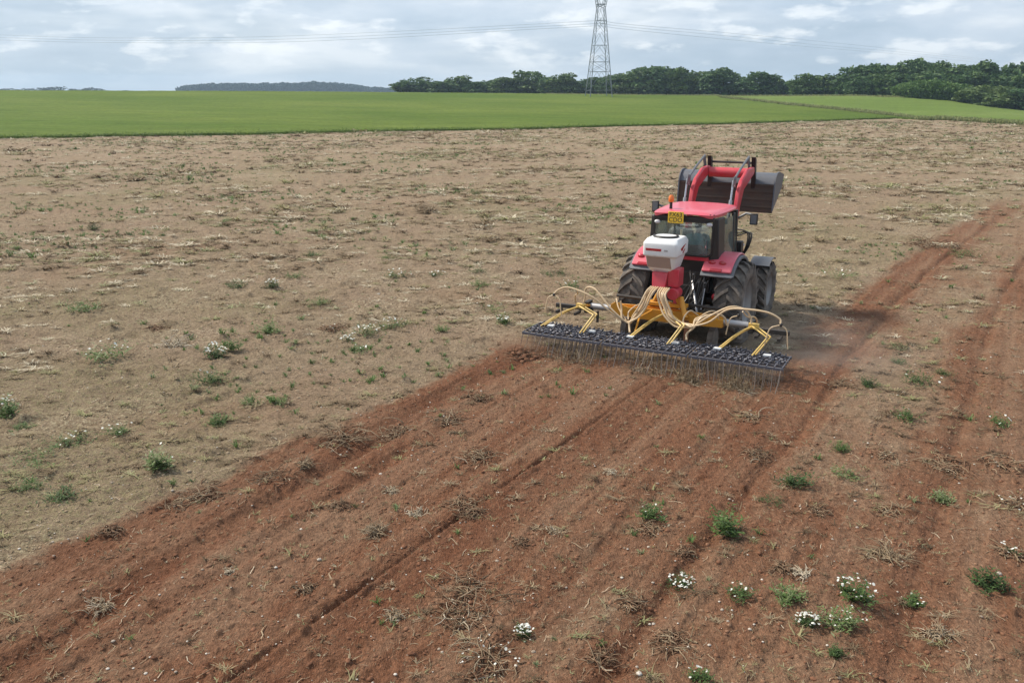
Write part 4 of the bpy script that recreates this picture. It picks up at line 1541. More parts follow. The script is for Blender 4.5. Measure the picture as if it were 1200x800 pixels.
# loader
for s in (-1, 1):
    x = s * .56
    MB().box((x, 1.66, 1.55), (.14, .30, 1.35)).build('loader_post', M['black'], trac, .015)
    prof = [(1.58, 2.05), (1.82, 2.02), (2.02, 2.75), (2.30, 3.14), (3.26, 3.44), (3.32, 3.52), (3.24, 3.62), (2.72, 3.60), (2.12, 3.38), (1.88, 3.16), (1.74, 2.7)]
    MB().prism(prof, x - .05, x + .05, 'x').build('loader_arm', M['red'], trac, .02)
    mb = MB()
    for dx in (-.085,):
        mb.tube([(x + dx, 1.80, 3.42), (x + dx, 2.45, 3.66), (x + dx, 3.12, 3.86)], .03, 6)
        mb.prism([(1.66, 3.28), (1.92, 3.22), (2.0, 3.46), (1.78, 3.50)], x + dx - .01, x + dx + .01, 'x')
        mb.prism([(3.00, 3.84), (3.15, 3.90), (3.42, 3.44), (3.28, 3.38)], x + dx - .012, x + dx + .012, 'x')
    mb.build('linkage', M['grey'], trac)
    mb = MB()
    mb.tube([(x - .10, 1.46, 2.20), (x - .10, 1.66, 2.95)], .042, 8)
    mb.build('hydraulic_cylinder', M['steel'], trac)
    MB().tube([(x - .10, 1.66, 2.95), (x - .10, 1.78, 3.40)], .024, 8).build('cylinder_rod', M['chrome'], trac)
    MB().prism([(3.28, 3.85), (3.42, 3.80), (3.58, 3.05), (3.46, 3.02)], x - .05, x + .05, 'x').build('hitch_plate', M['black'], trac)
MB().tube([(-.5, 3.18, 3.46), (.5, 3.18, 3.46)], .125, 20).build('loader_crossbeam', M['red'], trac)
MB().tube([(-.52, 3.40, 3.70), (.52, 3.40, 3.70)], .028, 8).build('hitch_bar', M['black'], trac)
# bucket tipped forward: grey back on top, worn floor plate towards the cab
outer = [(3.40, 2.56), (3.47, 3.18), (3.54, 3.32), (3.66, 3.41), (3.84, 3.44), (4.45, 3.34)]
inner = [(4.45, 3.31), (3.85, 3.41), (3.68, 3.38), (3.565, 3.30), (3.50, 3.17), (3.43, 2.56)]
bk0, bk1 = -1.38, 1.10
bucket = MB().prism(outer[1:] + inner[:-1], bk0, bk1, 'x').build('bucket', M['bucket_grey'], trac)
MB().prism([(3.395, 2.54), (3.465, 3.17), (3.497, 3.17), (3.43, 2.54)], bk0, bk1, 'x').build('floor_plate', M['bucket_brown'], bucket)
mb = MB()
for q in (.12, .42, .72, .96):
    y, z = 3.395 + .07 * q - .012, 2.54 + .63 * q
    mb.box(((bk0 + bk1) / 2, y, z), (bk1 - bk0 - .04, .022, .035), (R(-6), 0, 0))
mb.build('wear_strip', M['bucket_brown'], bucket)
for xx in (bk0, bk1):
    MB().prism([(3.36, 2.52), (3.43, 3.2), (3.50, 3.36), (3.66, 3.46), (3.86, 3.47), (4.48, 3.36), (4.30, 3.05)], xx - .015, xx + .015, 'x').build('side_plate', M['bucket_grey'], bucket)
MB().box(((bk0 + bk1) / 2, 3.39, 2.52), (bk1 - bk0, .03, .10)).build('cutting_edge', M['bucket_brown'], bucket)
# seat and wheel inside the cab
MB().prism([(.02, 1.62), (.5, 1.62), (.5, 1.74), (.14, 1.76), (.08, 2.10), (-.02, 2.10)], -.22 + .1, .22 + .1, 'x').build('seat', M['seat'], trac, .05)
mb = MB()
ringp = [(0.1 + .19 * math.cos(a), .86 + .10 * math.sin(a), 1.98 + .15 * math.sin(a)) for a in np.linspace(0, 2 * math.pi, 25)]
mb.tube(ringp, .016, 6, False)
mb.tube([(.1, .86, 1.98), (.1, 1.05, 1.5)], .03, 8)
mb.tube([(-.09, .86, 1.98), (.29, .86, 1.98)], .012, 6)
mb.build('steering_wheel', M['black'], trac)
MB().box((-.35, 1.15, 2.1), (.2, .06, .3)).build('console_screen', M['black'], trac, .01)

# ------------------------------------------------------------------ driver
drv = empty('person', to_world(.10, .30) + (1.80,), -HEAD, 'driver in a teal jacket sitting in the tractor cab, seen through the rear window', 'person')


def remesh(o_, vox=.014):
    md = o_.modifiers.new('skin', 'REMESH')
    md.mode = 'VOXEL'
    md.voxel_size = vox
    md.use_smooth_shade = True
    s2 = o_.modifiers.new('soft', 'SMOOTH')
    s2.iterations = 6
    return o_


def limb_set(ex, with_head):
    mb = MB()
    mb.tube([(0, 0, .02), (0, -.01, .18), (0, 0, .38), (0, .01, .48)], [.15 + ex, .13 + ex, .165 + ex, .11 + ex], 14)
    for s in (-1, 1):
        mb.tube([(s * .10, 0, .46), (s * .20, .01, .44), (s * .24, .12, .22), (s * .18, .42, .22)] if True else [], [.07 + ex, .065 + ex, .05 + ex, .034 + ex], 12)
    return mb


bd = limb_set(0, True)
bd.tube([(0, .01, .46), (0, .03, .58)], .055, 12)
bd.ball((0, .04, .68), (.078, .098, .118), 16, 12)
bd.ball((0, .138, .67), (.014, .02, .022), 8, 6)
for s in (-1, 1):
    bd.ball((s * .078, .03, .67), (.012, .02, .03), 8, 6)
    bd.tube([(s * .09, 0, .05), (s * .12, .46, .06), (s * .13, .50, -.36)], [.085, .065, .045], 12)
    bd.tube([(s * .13, .48, -.38), (s * .13, .68, -.41)], [.045, .035], 10)
    bd.ball((s * .175, .46, .225), (.04, .045, .022), 10, 6)
    for q in range(4):
        fx = s * (.205 - .022 * q)
        L = (.85, 1.0, .95, .75)[3 - q]
        bd.tube([(fx, .49, .235), (fx, .49 + .05 * L, .25), (fx, .50 + .07 * L, .225), (fx, .49 + .05 * L, .20)], [.010, .0095, .009, .008], 6)
    bd.tube([(s * .15, .45, .225), (s * .125, .48, .22), (s * .13, .51, .205)], [.012, .011, .009], 6)
body = remesh(bd.build('body', M['skin'], drv), .009)
jk = limb_set(.018, False)
jk.tube([(0, .01, .46), (0, .02, .53)], [.10, .072], 12)
remesh(jk.build('jacket', M['cloth'], drv))
tr_ = MB()
tr_.tube([(0, 0, -.04), (0, 0, .10)], [.16, .165], 12)
for s in (-1, 1):
    tr_.tube([(s * .09, 0, .04), (s * .12, .46, .06), (s * .13, .50, -.33)], [.105, .085, .065], 12)
remesh(tr_.build('trousers', M['trousers'], drv))
hr = MB()
hr.ball((0, .015, .72), (.088, .10, .092), 16, 10)
hr.build('hair', M['hair'], drv)

# ------------------------------------------------------------------ seed harrow
HO = (0, -2.5, 0)
hx, hy = to_world(0, -2.5)
har = empty('seed_harrow', (hx, hy, 0), -HEAD, 'wide tine harrow with yellow frame, white seed hopper and looping pale hoses', 'harrow')


def hb():
    return MB(HO)


mb = hb()
mb.prism([(-1.60, .70), (-1.40, .70), (-1.40, .84), (-1.60, .84)], -1.22, 1.28, 'x')
mb.prism([(-1.22, .70), (-.5, .67), (.5, .67), (1.28, .70), (1.28, .87), (.7, .88), (.35, .93), (-.35, .93), (-.8, .90), (-1.1, 1.00), (-1.22, .92)], -1.63, -1.61, 'y')
mb.prism([(-1.22, .70), (1.28, .70), (1.28, .87), (.35, .93), (-.35, .93), (-1.22, .90)], -1.39, -1.37, 'y')
mb.build('main_beam', M['yellow'], har, .008)
mb = hb()
mb.tube([(.30, -1.45, 1.02), (.12, -1.38, 1.42)], .05, 8)
mb.tube([(-.30, -1.45, 1.02), (-.12, -1.38, 1.42)], .05, 8)
mb.box((0, -1.42, 1.02), (.9, .2, .08))
mb.build('headstock', M['yellow'], har, .01)
mb = hb()
mb.tube([(-1.2, -1.30, 1.06), (1.2, -1.30, 1.02)], .035, 10)
mb.build('drive_shaft', M['chassis'], har)
HL2 = [[(-1.10, -1.62, .98), (-1.02, -1.80, 1.10), (-.88, -2.0, .95), (-.66, -2.12, .74)], [(.75, -1.60, .90), (.62, -1.75, 1.02), (.55, -1.95, .92), (.58, -2.1, .80)],
       [(1.18, -1.58, .88), (1.12, -1.72, 1.06), (.98, -1.9, 1.04), (.80, -2.1, .86)], [(-.40, -1.6, .93), (-.52, -1.74, 1.02), (-.66, -1.95, .90), (-.62, -2.1, .76)],
       [(2.02, -1.60, .80), (1.98, -1.80, 1.05), (1.86, -2.0, 1.10), (1.78, -2.1, 1.22)], [(-2.05, -1.6, .80), (-2.0, -1.80, 1.05), (-1.86, -2.0, 1.16), (-1.8, -2.15, 1.26)]]
for pts in HL2:
    hb().tube(spline(pts, 6), .016, 8).build('seed_hose', M['hose'], har)
for s in (-1, 1):
    x0 = 1.28 if s > 0 else 1.22
    wg = hb().tube([(s * x0, -1.50, .80), (s * (x0 + .52), -1.50, .79)], .075, 14).build('wing_hinge', M['steel'], har)
    mb = hb()
    mb.box((s * (x0 + .9), -1.55, .74), (.9, .09, .09))
    mb.box((s * (x0 + .58), -1.50, .78), (.10, .26, .26))
    mb.box((s * (x0 + .75), -1.72, .66), (.06, .3, .06))
    mb.box((s * (x0 + 1.2), -1.72, .66), (.06, .3, .06))
    mb.box((s * (x0 + .3), -1.62, .60), (.05, .05, .26))
    mb.build('wing_arm', M['chassis'], har, .006)
hb().box((.52, -1.62, .50), (.09, .06, .55)).build('depth_skid', paint('rusty_steel', (.28, .11, .05), .7, .3), har)
hb().tube([(.95, -1.3, .34), (1.07, -1.3, .34)], .26, 20).build('gauge_wheel', M['rubber'], har)
hb().tube([(-1.0, -1.3, .34), (-.88, -1.3, .34)], .26, 20).build('gauge_wheel', M['rubber'], har)


# three tine mats
def sag(x):
    return .41


for mi, mx_ in enumerate((-1.80, 0.05, 1.90)):
    wd = 1.82
    x0, x1 = mx_ - wd / 2, mx_ + wd / 2
    mb = hb()
    ys = [-2.14, -2.30, -2.46, -2.62, -2.78, -2.98]
    for y in ys:
        r_ = .024 if y in (ys[0], ys[-1]) else .014
        mb.box((mx_, y, sag(mx_)), (wd, r_ * 2, r_ * 2))
    for k in range(13):
        x = x0 + .02 + (wd - .04) * k / 12
        mb.box((x, -2.56, sag(x) + .026), (.018, .86, .022))
    g = random.Random(mi)
    # spring coils and clamps on the bars
    for y in ys[:-1]:
        for k in range(17):
            x = x0 + .05 + (wd - .1) * (k + (.5 if ys.index(y) % 2 else 0)) / 17
            if g.random() < .12: continue
            x += g.uniform(-.025, .025)
            mb.tube([(x - .03, y + g.uniform(-.02, .02), sag(x) + .03), (x + .03, y + g.uniform(-.02, .02), sag(x) + .03 + g.uniform(-.012, .02))], .021, 6)
            if g.random() < .3: mb.tube([(x, y, sag(x) + .03), (x + g.uniform(-.06, .06), y - .10, sag(x) + .06)], .008, 4)
            mb.box((x + .05, y + .02, sag(x) + .05), (.02, .06, .05), (g.uniform(-.3, .3), 0, 0))
    frame = mb.build('mat_frame', M['mat_steel'], har)
    mb = hb()
    for xx in (x0 + .42, x1 - .42):
        mb.box((xx, -2.42, sag(xx) + .075), (.14, .10, .03))
    mb.build('clamp', M['white'], frame)
    # front rows of tines under the mat
    mb = hb()
    for y in ys[:-1]:
        for k in range(17):
            x = x0 + .05 + (wd - .1) * (k + (.5 if ys.index(y) % 2 else 0)) / 17
            L = g.uniform(.9, 1.05)
            mb.tube([(x, y, .40), (x, y - .03, .27), (x + .01, y - .08 * L, .13), (x, y - .13 * L, -.02)], .0065, 4, False)
    o_ = mb.build('inner_tine', M['tine'], har)
    o_['kind'] = 'stuff'
proto = None
for k in range(36):
    x = -2.68 + 5.46 * k / 35
    if proto is None:
        mb = MB()
        mb.tube([(0, 0, 0), (0, -.03, -.03), (0, -.06, -.10), (0.004, -.11, -.22), (0, -.18, -.35), (0, -.22, -.42)], .008, 5)
        proto = mb.build('tine', M['tine'], har)
        t_ = proto
    else:
        t_ = proto.copy()
        COL.objects.link(t_)
        t_.parent = har
    t_.location = (x, -2.99 + 2.5, .41)
    t_.rotation_euler = (random.uniform(-.16, .16), random.uniform(-.10, .10), random.uniform(-.3, .3))

# yellow A-shaped brackets, one over each mat
for (ax, aa, al, k1, ar) in ((-1.80, (-1.80, -1.92, .88), (-2.50, -2.42, .46), (-1.30, -2.30, .83), (-1.50, -2.56, .46)),
                             (0.10, (.12, -1.74, .92), (-.46, -2.40, .46), (.62, -2.25, .82), (.42, -2.50, .46)),
                             (2.0, (1.98, -1.90, .90), (1.42, -2.36, .46), (2.36, -2.24, .80), (2.14, -2.46, .46))):
    mb = hb()
    for q in (-.04, .04):
        sh = Vector((q * .6, q, 0))
        mb.tube(spline([Vector(aa) + sh, Vector(aa).lerp(Vector(al), .45) + Vector((0, 0, .05)) + sh, Vector(al) + sh], 4), .019, 6)
        mb.tube([Vector(aa) + sh, Vector(k1) + sh, Vector(ar) + sh], .019, 6)
    mb.box(Vector(aa), (.20, .10, .10))
    mb.build('bracket', M['pale_yellow'], har)
    mb = hb()
    mb.tube([Vector(aa) + Vector((0, .05, -.02)), (aa[0] * .97, -1.55, .82)], .03, 8)
    mb.build('bracket_stay', M['yellow'], har)
# extra struts seen between the mats and the beam
mb = hb()
mb.tube([(-.25, -1.60, .90), (-.42, -1.95, .80), (-.42, -2.2, .55)], .022, 6)
mb.build('stay', M['yellow'], har)
hb().tube([(.33, -1.50, 1.22), (.52, -1.74, .84)], .055, 10).build('stay', M['yellow'], har)

# hopper
mb = hb()
hxc = -.10


def ringr(hw, y0, y1, z, ch):
    return [(hxc - hw + ch, y0, z), (hxc + hw - ch, y0, z), (hxc + hw, y0 + ch, z), (hxc + hw, y1 - ch, z), (hxc + hw - ch, y1, z), (hxc - hw + ch, y1, z), (hxc - hw, y1 - ch, z), (hxc - hw, y0 + ch, z)]


rings = [ringr(.22, -1.62, -1.20, 1.74, .05), ringr(.30, -1.72, -1.14, 1.86, .05), ringr(.335, -1.76, -1.02, 2.09, .05), ringr(.375, -1.81, -.98, 2.12, .04), ringr(.378, -1.80, -.98, 2.38, .04), ringr(.33, -1.70, -1.02, 2.47, .05)]
V = [p for r_ in rings for p in r_]
F = []
for k in range(len(rings) - 1):
    for j in range(8):
        j2 = (j + 1) % 8
        F.append((k * 8 + j, k * 8 + j2, k * 8 + 8 + j2, k * 8 + 8 + j))
F += [tuple(range(7, -1, -1)), tuple((len(rings) - 1) * 8 + j for j in range(8))]
mb.add(V, F)
hop = mb.build('hopper', M['white'], har, .022, True, 50)
mb = hb()
mb.hexa([(hxc - .27, -1.735, 1.86), (hxc + .25, -1.735, 1.86), (hxc + .25, -1.70, 1.86), (hxc - .27, -1.70, 1.86), (hxc - .30, -1.775, 2.095), (hxc + .22, -1.775, 2.095), (hxc + .22, -1.74, 2.095), (hxc - .30, -1.74, 2.095)])
mb.build('seed_window', M['beige'], hop, .006)
mb = hb()
mb.tube([(hxc - .01 + .25 * math.cos(a), -1.38 + .22 * math.sin(a), 2.485) for a in np.linspace(0, 2 * math.pi, 33)], .028, 8, False)
mb.build('lid_ring', M['black'], hop)
hb().tube([(hxc - .01, -1.38, 2.46), (hxc - .01, -1.38, 2.50)], .22, 28).build('lid', M['white'], hop)
# illegible red lettering band on the hopper
hb().box((hxc - .13, -1.809, 2.25), (.34, .006, .052), (R(-2), 0, 0)).build('red_lettering_band', M['deep_red'], hop)
hb().box((hxc + .14, -1.809, 2.245), (.08, .006, .035), (R(-2), 0, 0)).build('grey_lettering_band', M['steel'], hop)
mb = hb()
mb.prism([(-1.55, 2.26), (-1.35, 2.31), (-1.18, 2.33), (-1.35, 2.26), (-1.42, 2.20), (-1.5, 2.22)], hxc + .374, hxc + .380, 'x')
mb.prism([(-1.32, 2.22), (-1.22, 2.23), (-1.35, 2.15), (-1.42, 2.155)], hxc + .374, hxc + .380, 'x')
mb.build('red_swoosh_mark', M['deep_red'], hop)
mb = hb()
mb.hexa([(-.24, -1.78, 1.40), (.04, -1.78, 1.40), (.04, -1.42, 1.40), (-.24, -1.42, 1.40), (-.27, -1.70, 1.76), (.07, -1.70, 1.76), (.07, -1.30, 1.76), (-.27, -1.30, 1.76)])
mb.hexa([(.06, -1.66, 1.46), (.30, -1.66, 1.46), (.30, -1.30, 1.46), (.06, -1.30, 1.46), (.06, -1.66, 1.84), (.30, -1.66, 1.84), (.30, -1.30, 1.84), (.06, -1.30, 1.84)])
mb.tube([(.20, -1.72, 1.32), (.20, -1.40, 1.32)], .13, 16)
mb.build('metering_unit', M['red'], har, .015)
mb = hb()
mb.tube([(-.12, -1.38, 1.42), (-.12, -1.40, 1.0)], .05, 8)
mb.tube([(.18, -1.38, 1.35), (.18, -1.42, 1.0)], .05, 8)
mb.build('hopper_stand', M['red'], har)

# hoses: (points) pale, bundled from the metering unit, then looping out over the mats
HL = []
for k in range(4):                                         # left bundle
    dx, dy = .050 * k, .03 * (k % 2)
    HL.append([(-.24 + dx, -1.80, 1.46), (-.29 + dx, -1.98, 1.36), (-.37 + dx, -2.04, 1.08), (-.50 + dx * .8, -2.10, .86), (-.62 + dx * .6, -2.12 - dy, .70 + .01 * k)])
HL[0] += [(-.95, -2.14, .88), (-1.45, -2.16, 1.17), (-1.95, -2.18, 1.33), (-2.22, -2.20, 1.28), (-2.32, -2.22, 1.16)]
HL[1] += [(-.98, -2.10, .95), (-1.35, -2.04, 1.25), (-1.52, -1.98, 1.34), (-1.66, -1.94, 1.26), (-1.75, -1.92, 1.06), (-1.76, -1.92, .92)]
HL[2] += [(-.74, -2.12, .78), (-.80, -2.06, .98), (-.84, -2.02, 1.12)]
HL[3] += [(-.58, -2.20, .62), (-.50, -2.30, .54)]
for k in range(5):                                         # right bundle
    dx = .046 * k
    HL.append([(-.03 + dx, -1.80, 1.46), (-.03 + dx, -2.0, 1.36), (.06 + dx, -2.05, 1.12), (.22 + dx, -2.10, .92), (.45 + dx * .8, -2.14, .78 + .012 * k), (.75 + dx * .5, -2.16, .76 + .016 * k)])
HL[4] += [(1.10, -2.18, .96), (1.50, -2.2, 1.22), (1.90, -2.22, 1.31), (2.30, -2.24, 1.30), (2.50, -2.25, 1.20), (2.56, -2.25, 1.10)]
HL[5] += [(1.12, -2.15, 1.01), (1.50, -2.14, 1.26), (1.75, -2.05, 1.26), (1.90, -1.98, 1.08), (1.94, -1.95, .96)]
HL[6] += [(.95, -2.05, .95), (1.20, -1.95, 1.06), (1.38, -1.85, .98), (1.42, -1.8, .82)]
HL[7] += [(.82, -1.98, .92), (.98, -1.80, .98)]
HL[8] += [(.70, -2.25, .66), (.74, -2.32, .54)]
gh = random.Random(12)
for pts in HL:
    pts = [pts[0]] + [(q[0] + gh.uniform(-.03, .03), q[1] + gh.uniform(-.05, .05), q[2] + gh.uniform(-.025, .025)) for q in pts[1:-1]] + [pts[-1]]
    hb().tube(spline(pts, 6), .021, 8).build('seed_hose', M['hose'], har)
for (j, outs) in (((-2.32, -2.22, 1.14), [(-2.48, -2.28, .90), (-2.12, -2.30, .86)]), ((2.57, -2.25, 1.08), [(2.72, -2.28, .80), (2.33, -2.30, .82)]), ((1.70, -2.06, 1.12), [(1.52, -2.15, .90)])):
    yj = hb().ball(j, (.035, .035, .04), 8, 6).build('hose_joint', M['black'], har)
    for q in outs:
        m_ = Vector(j).lerp(Vector(q), .5) + Vector(((q[0] - j[0]) * .28, 0, .05))
        end = Vector(q) + Vector(((q[0] - j[0]) * .15, 0, -.18))
        hb().tube(spline([j, m_, q, end], 5), .013, 6).build('drop_hose', M['hose'], yj)


# ------------------------------------------------------------------ individual weeds
def curved_tubes(n, L, rise, r, seed, spread=.12, droop=.4, segs=4):
    g = np.random.default_rng(seed)
    V, F = [], []
    for i in range(n):
        a = g.uniform(0, 6.283)
        l_ = L * g.uniform(.45, 1.1)
        x, y, z = g.normal(0, spread * L), g.normal(0, spread * L), g.uniform(0, .03)
        el = g.uniform(-.1, 1.2) * rise
        rr_ = r * g.uniform(.6, 1.3)
        b0 = len(V)
        for k in range(segs + 1):
            q = k / segs
            w = rr_ * (1 - .6 * q)
            ca, sa = math.cos(a), math.sin(a)
            V += [(x - sa * w, y + ca * w, z), (x, y, z + w * 1.4), (x + sa * w, y - ca * w, z)]
            a += g.normal(0, .45)
            el -= droop * g.uniform(.3, 1)
            st = l_ / segs
            x += math.cos(a) * st * math.cos(el)
            y += math.sin(a) * st * math.cos(el)
            z = max(.004, z + st * math.sin(el))
        for k in range(segs):
            for j in range(3):
                j2 = (j + 1) % 3
                F.append((b0 + 3 * k + j, b0 + 3 * k + j2, b0 + 3 * k + 3 + j2, b0 + 3 * k + 3 + j))
    return np.array(V), np.array(F)


def tinted(name, VF, mat, tint, seed, per=None):
    V, F = VF
    g = np.random.default_rng(seed)
    nn_ = len(V)
    per = per or 12
    T = np.clip(tint + np.repeat(g.normal(0, .16, nn_ // per + 1), per)[:nn_], 0, 1)
    return np_mesh(name, V, F, mat, {'tint': np.stack([T, T, T, np.ones_like(T)], 1)})


def leafy(seed, w, h, n=150, tint=.45):
    """bushy weed: upright and spreading stems set with small leaves. w = half width, h = height (metres)"""
    g = np.random.default_rng(seed)
    V, F = [], []
    ns = max(10, n // 9)
    for i in range(ns):
        a = g.uniform(0, 6.283)
        lean = g.uniform(0, 1) ** .7
        hx_, hh = w * lean * g.uniform(.6, 1.25), h * (1 - .6 * lean) * g.uniform(.5, 1.15)
        bx, by = g.normal(0, w * .34, 2)
        nl = 9
        for k in range(nl):
            q = (k + .8) / nl
            cx, cy, cz = bx + math.cos(a) * hx_ * q, by + math.sin(a) * hx_ * q, hh * q ** .8
            th_ = g.uniform(0, 6.283)
            L = (.10 + .10 * g.uniform()) * h * 1.5 * (1.1 - .5 * q) + .012
            wl = L * .15
            up = g.uniform(.1, .9) * L
            dx, dy = math.cos(th_), math.sin(th_)
            b0 = len(V)
            V += [(cx, cy, cz), (cx + dx * L * .5 - dy * wl, cy + dy * L * .5 + dx * wl, cz + up * .6), (cx + dx * L, cy + dy * L, cz + up * .7), (cx + dx * L * .5 + dy * wl, cy + dy * L * .5 - dx * wl, cz + up * .6)]
            F.append((b0, b0 + 1, b0 + 2, b0 + 3))
    return np.array(V), np.array(F)


def blossoms(seed, w, h, n, r=.016):
    g = np.random.default_rng(seed)
    V, F = [], []
    for i in range(n):
        a = g.uniform(0, 6.283)
        q = math.sqrt(g.uniform())
        cx, cy, cz = math.cos(a) * w * q, math.sin(a) * w * q, h * (1.02 - .45 * q) * g.uniform(.75, 1.08)
        rr_ = r * g.uniform(.7, 1.3)
        tx, ty = g.normal(0, .35, 2)
        b0 = len(V)
        for k in range(8):
            an = k * math.pi / 4
            ux, uy = math.cos(an) * rr_, math.sin(an) * rr_
            V.append((cx + ux, cy + uy, cz + ux * tx + uy * ty))
        F += [(b0, b0 + 1, b0 + 2, b0 + 3), (b0, b0 + 3, b0 + 4, b0 + 7), (b0 + 4, b0 + 5, b0 + 6, b0 + 7)]
    return np.array(V), np.array(F)


def spot(px, py):
    x, y = G(px, py)
    return x, y, float(tz(x, y)[0]), math.hypot(x, y)


cnt = [0]


def weed(px, py, wpx, hpx, kind, label, group, fl=0, tint=.5):
    """kind: green / flowering / dry heap / dry tuft; size given by its width and height in the photograph"""
    cnt[0] += 1
    sd = 1000 + cnt[0]
    x, y, z, dd = spot(px, py)
    sl = math.hypot(dd, CAM_H)
    w, h_ = wpx / 2000.0 * sl, hpx / 1000.0 * sl
    nm = {'green': 'green_weed', 'flower': 'flowering_weed', 'heap': 'uprooted_plant_heap', 'tuft': 'dry_tuft'}[kind]
    e = empty(nm, (x, y, z - .01), random.uniform(0, 6.28), label, {'green': 'weed', 'flower': 'flowering weed', 'heap': 'plant heap', 'tuft': 'dry tuft'}[kind], group)
    if kind == 'green':
        link('foliage', tinted('foliage', leafy(sd, w, h_, 330, tint), M['weed'], tint, sd, 4), e)
    elif kind == 'flower':
        link('foliage', tinted('foliage', leafy(sd, w, h_, 300, tint), M['weed'], tint, sd, 4), e)
        link('blossom', tinted('blossom', blossoms(sd, w * .95, h_, max(3, int((fl or 40) * .6)), .005 + .00075 * sl), M['petal'], .6, sd, 8), e)
    elif kind == 'heap':
        link('stems', tinted('stems', curved_tubes(int(26 + w * 60), w * 1.0, .9, .0055 + .0003 * sl, sd, .34, .45), M['straw'], tint * .75, sd, 15), e)
        link('root_mass', tinted('root_mass', curved_tubes(int(60 + w * 120), w * .80, .9, .0055 + .0003 * sl, sd + 5, .50, .6), M['root'], .45, sd, 15), e)
        if fl:
            link('blossom', tinted('blossom', blossoms(sd, w * .7, h_ * .7, max(2, int(fl * .5)), .005 + .00075 * sl), M['petal'], .5, sd, 8), e)
    else:
        link('stems', tinted('stems', curved_tubes(int(60 + w * 160), w * .9, 1.3, .0042 + .0003 * sl, sd, .34, .5), M['straw'], tint, sd, 15), e)
    return e


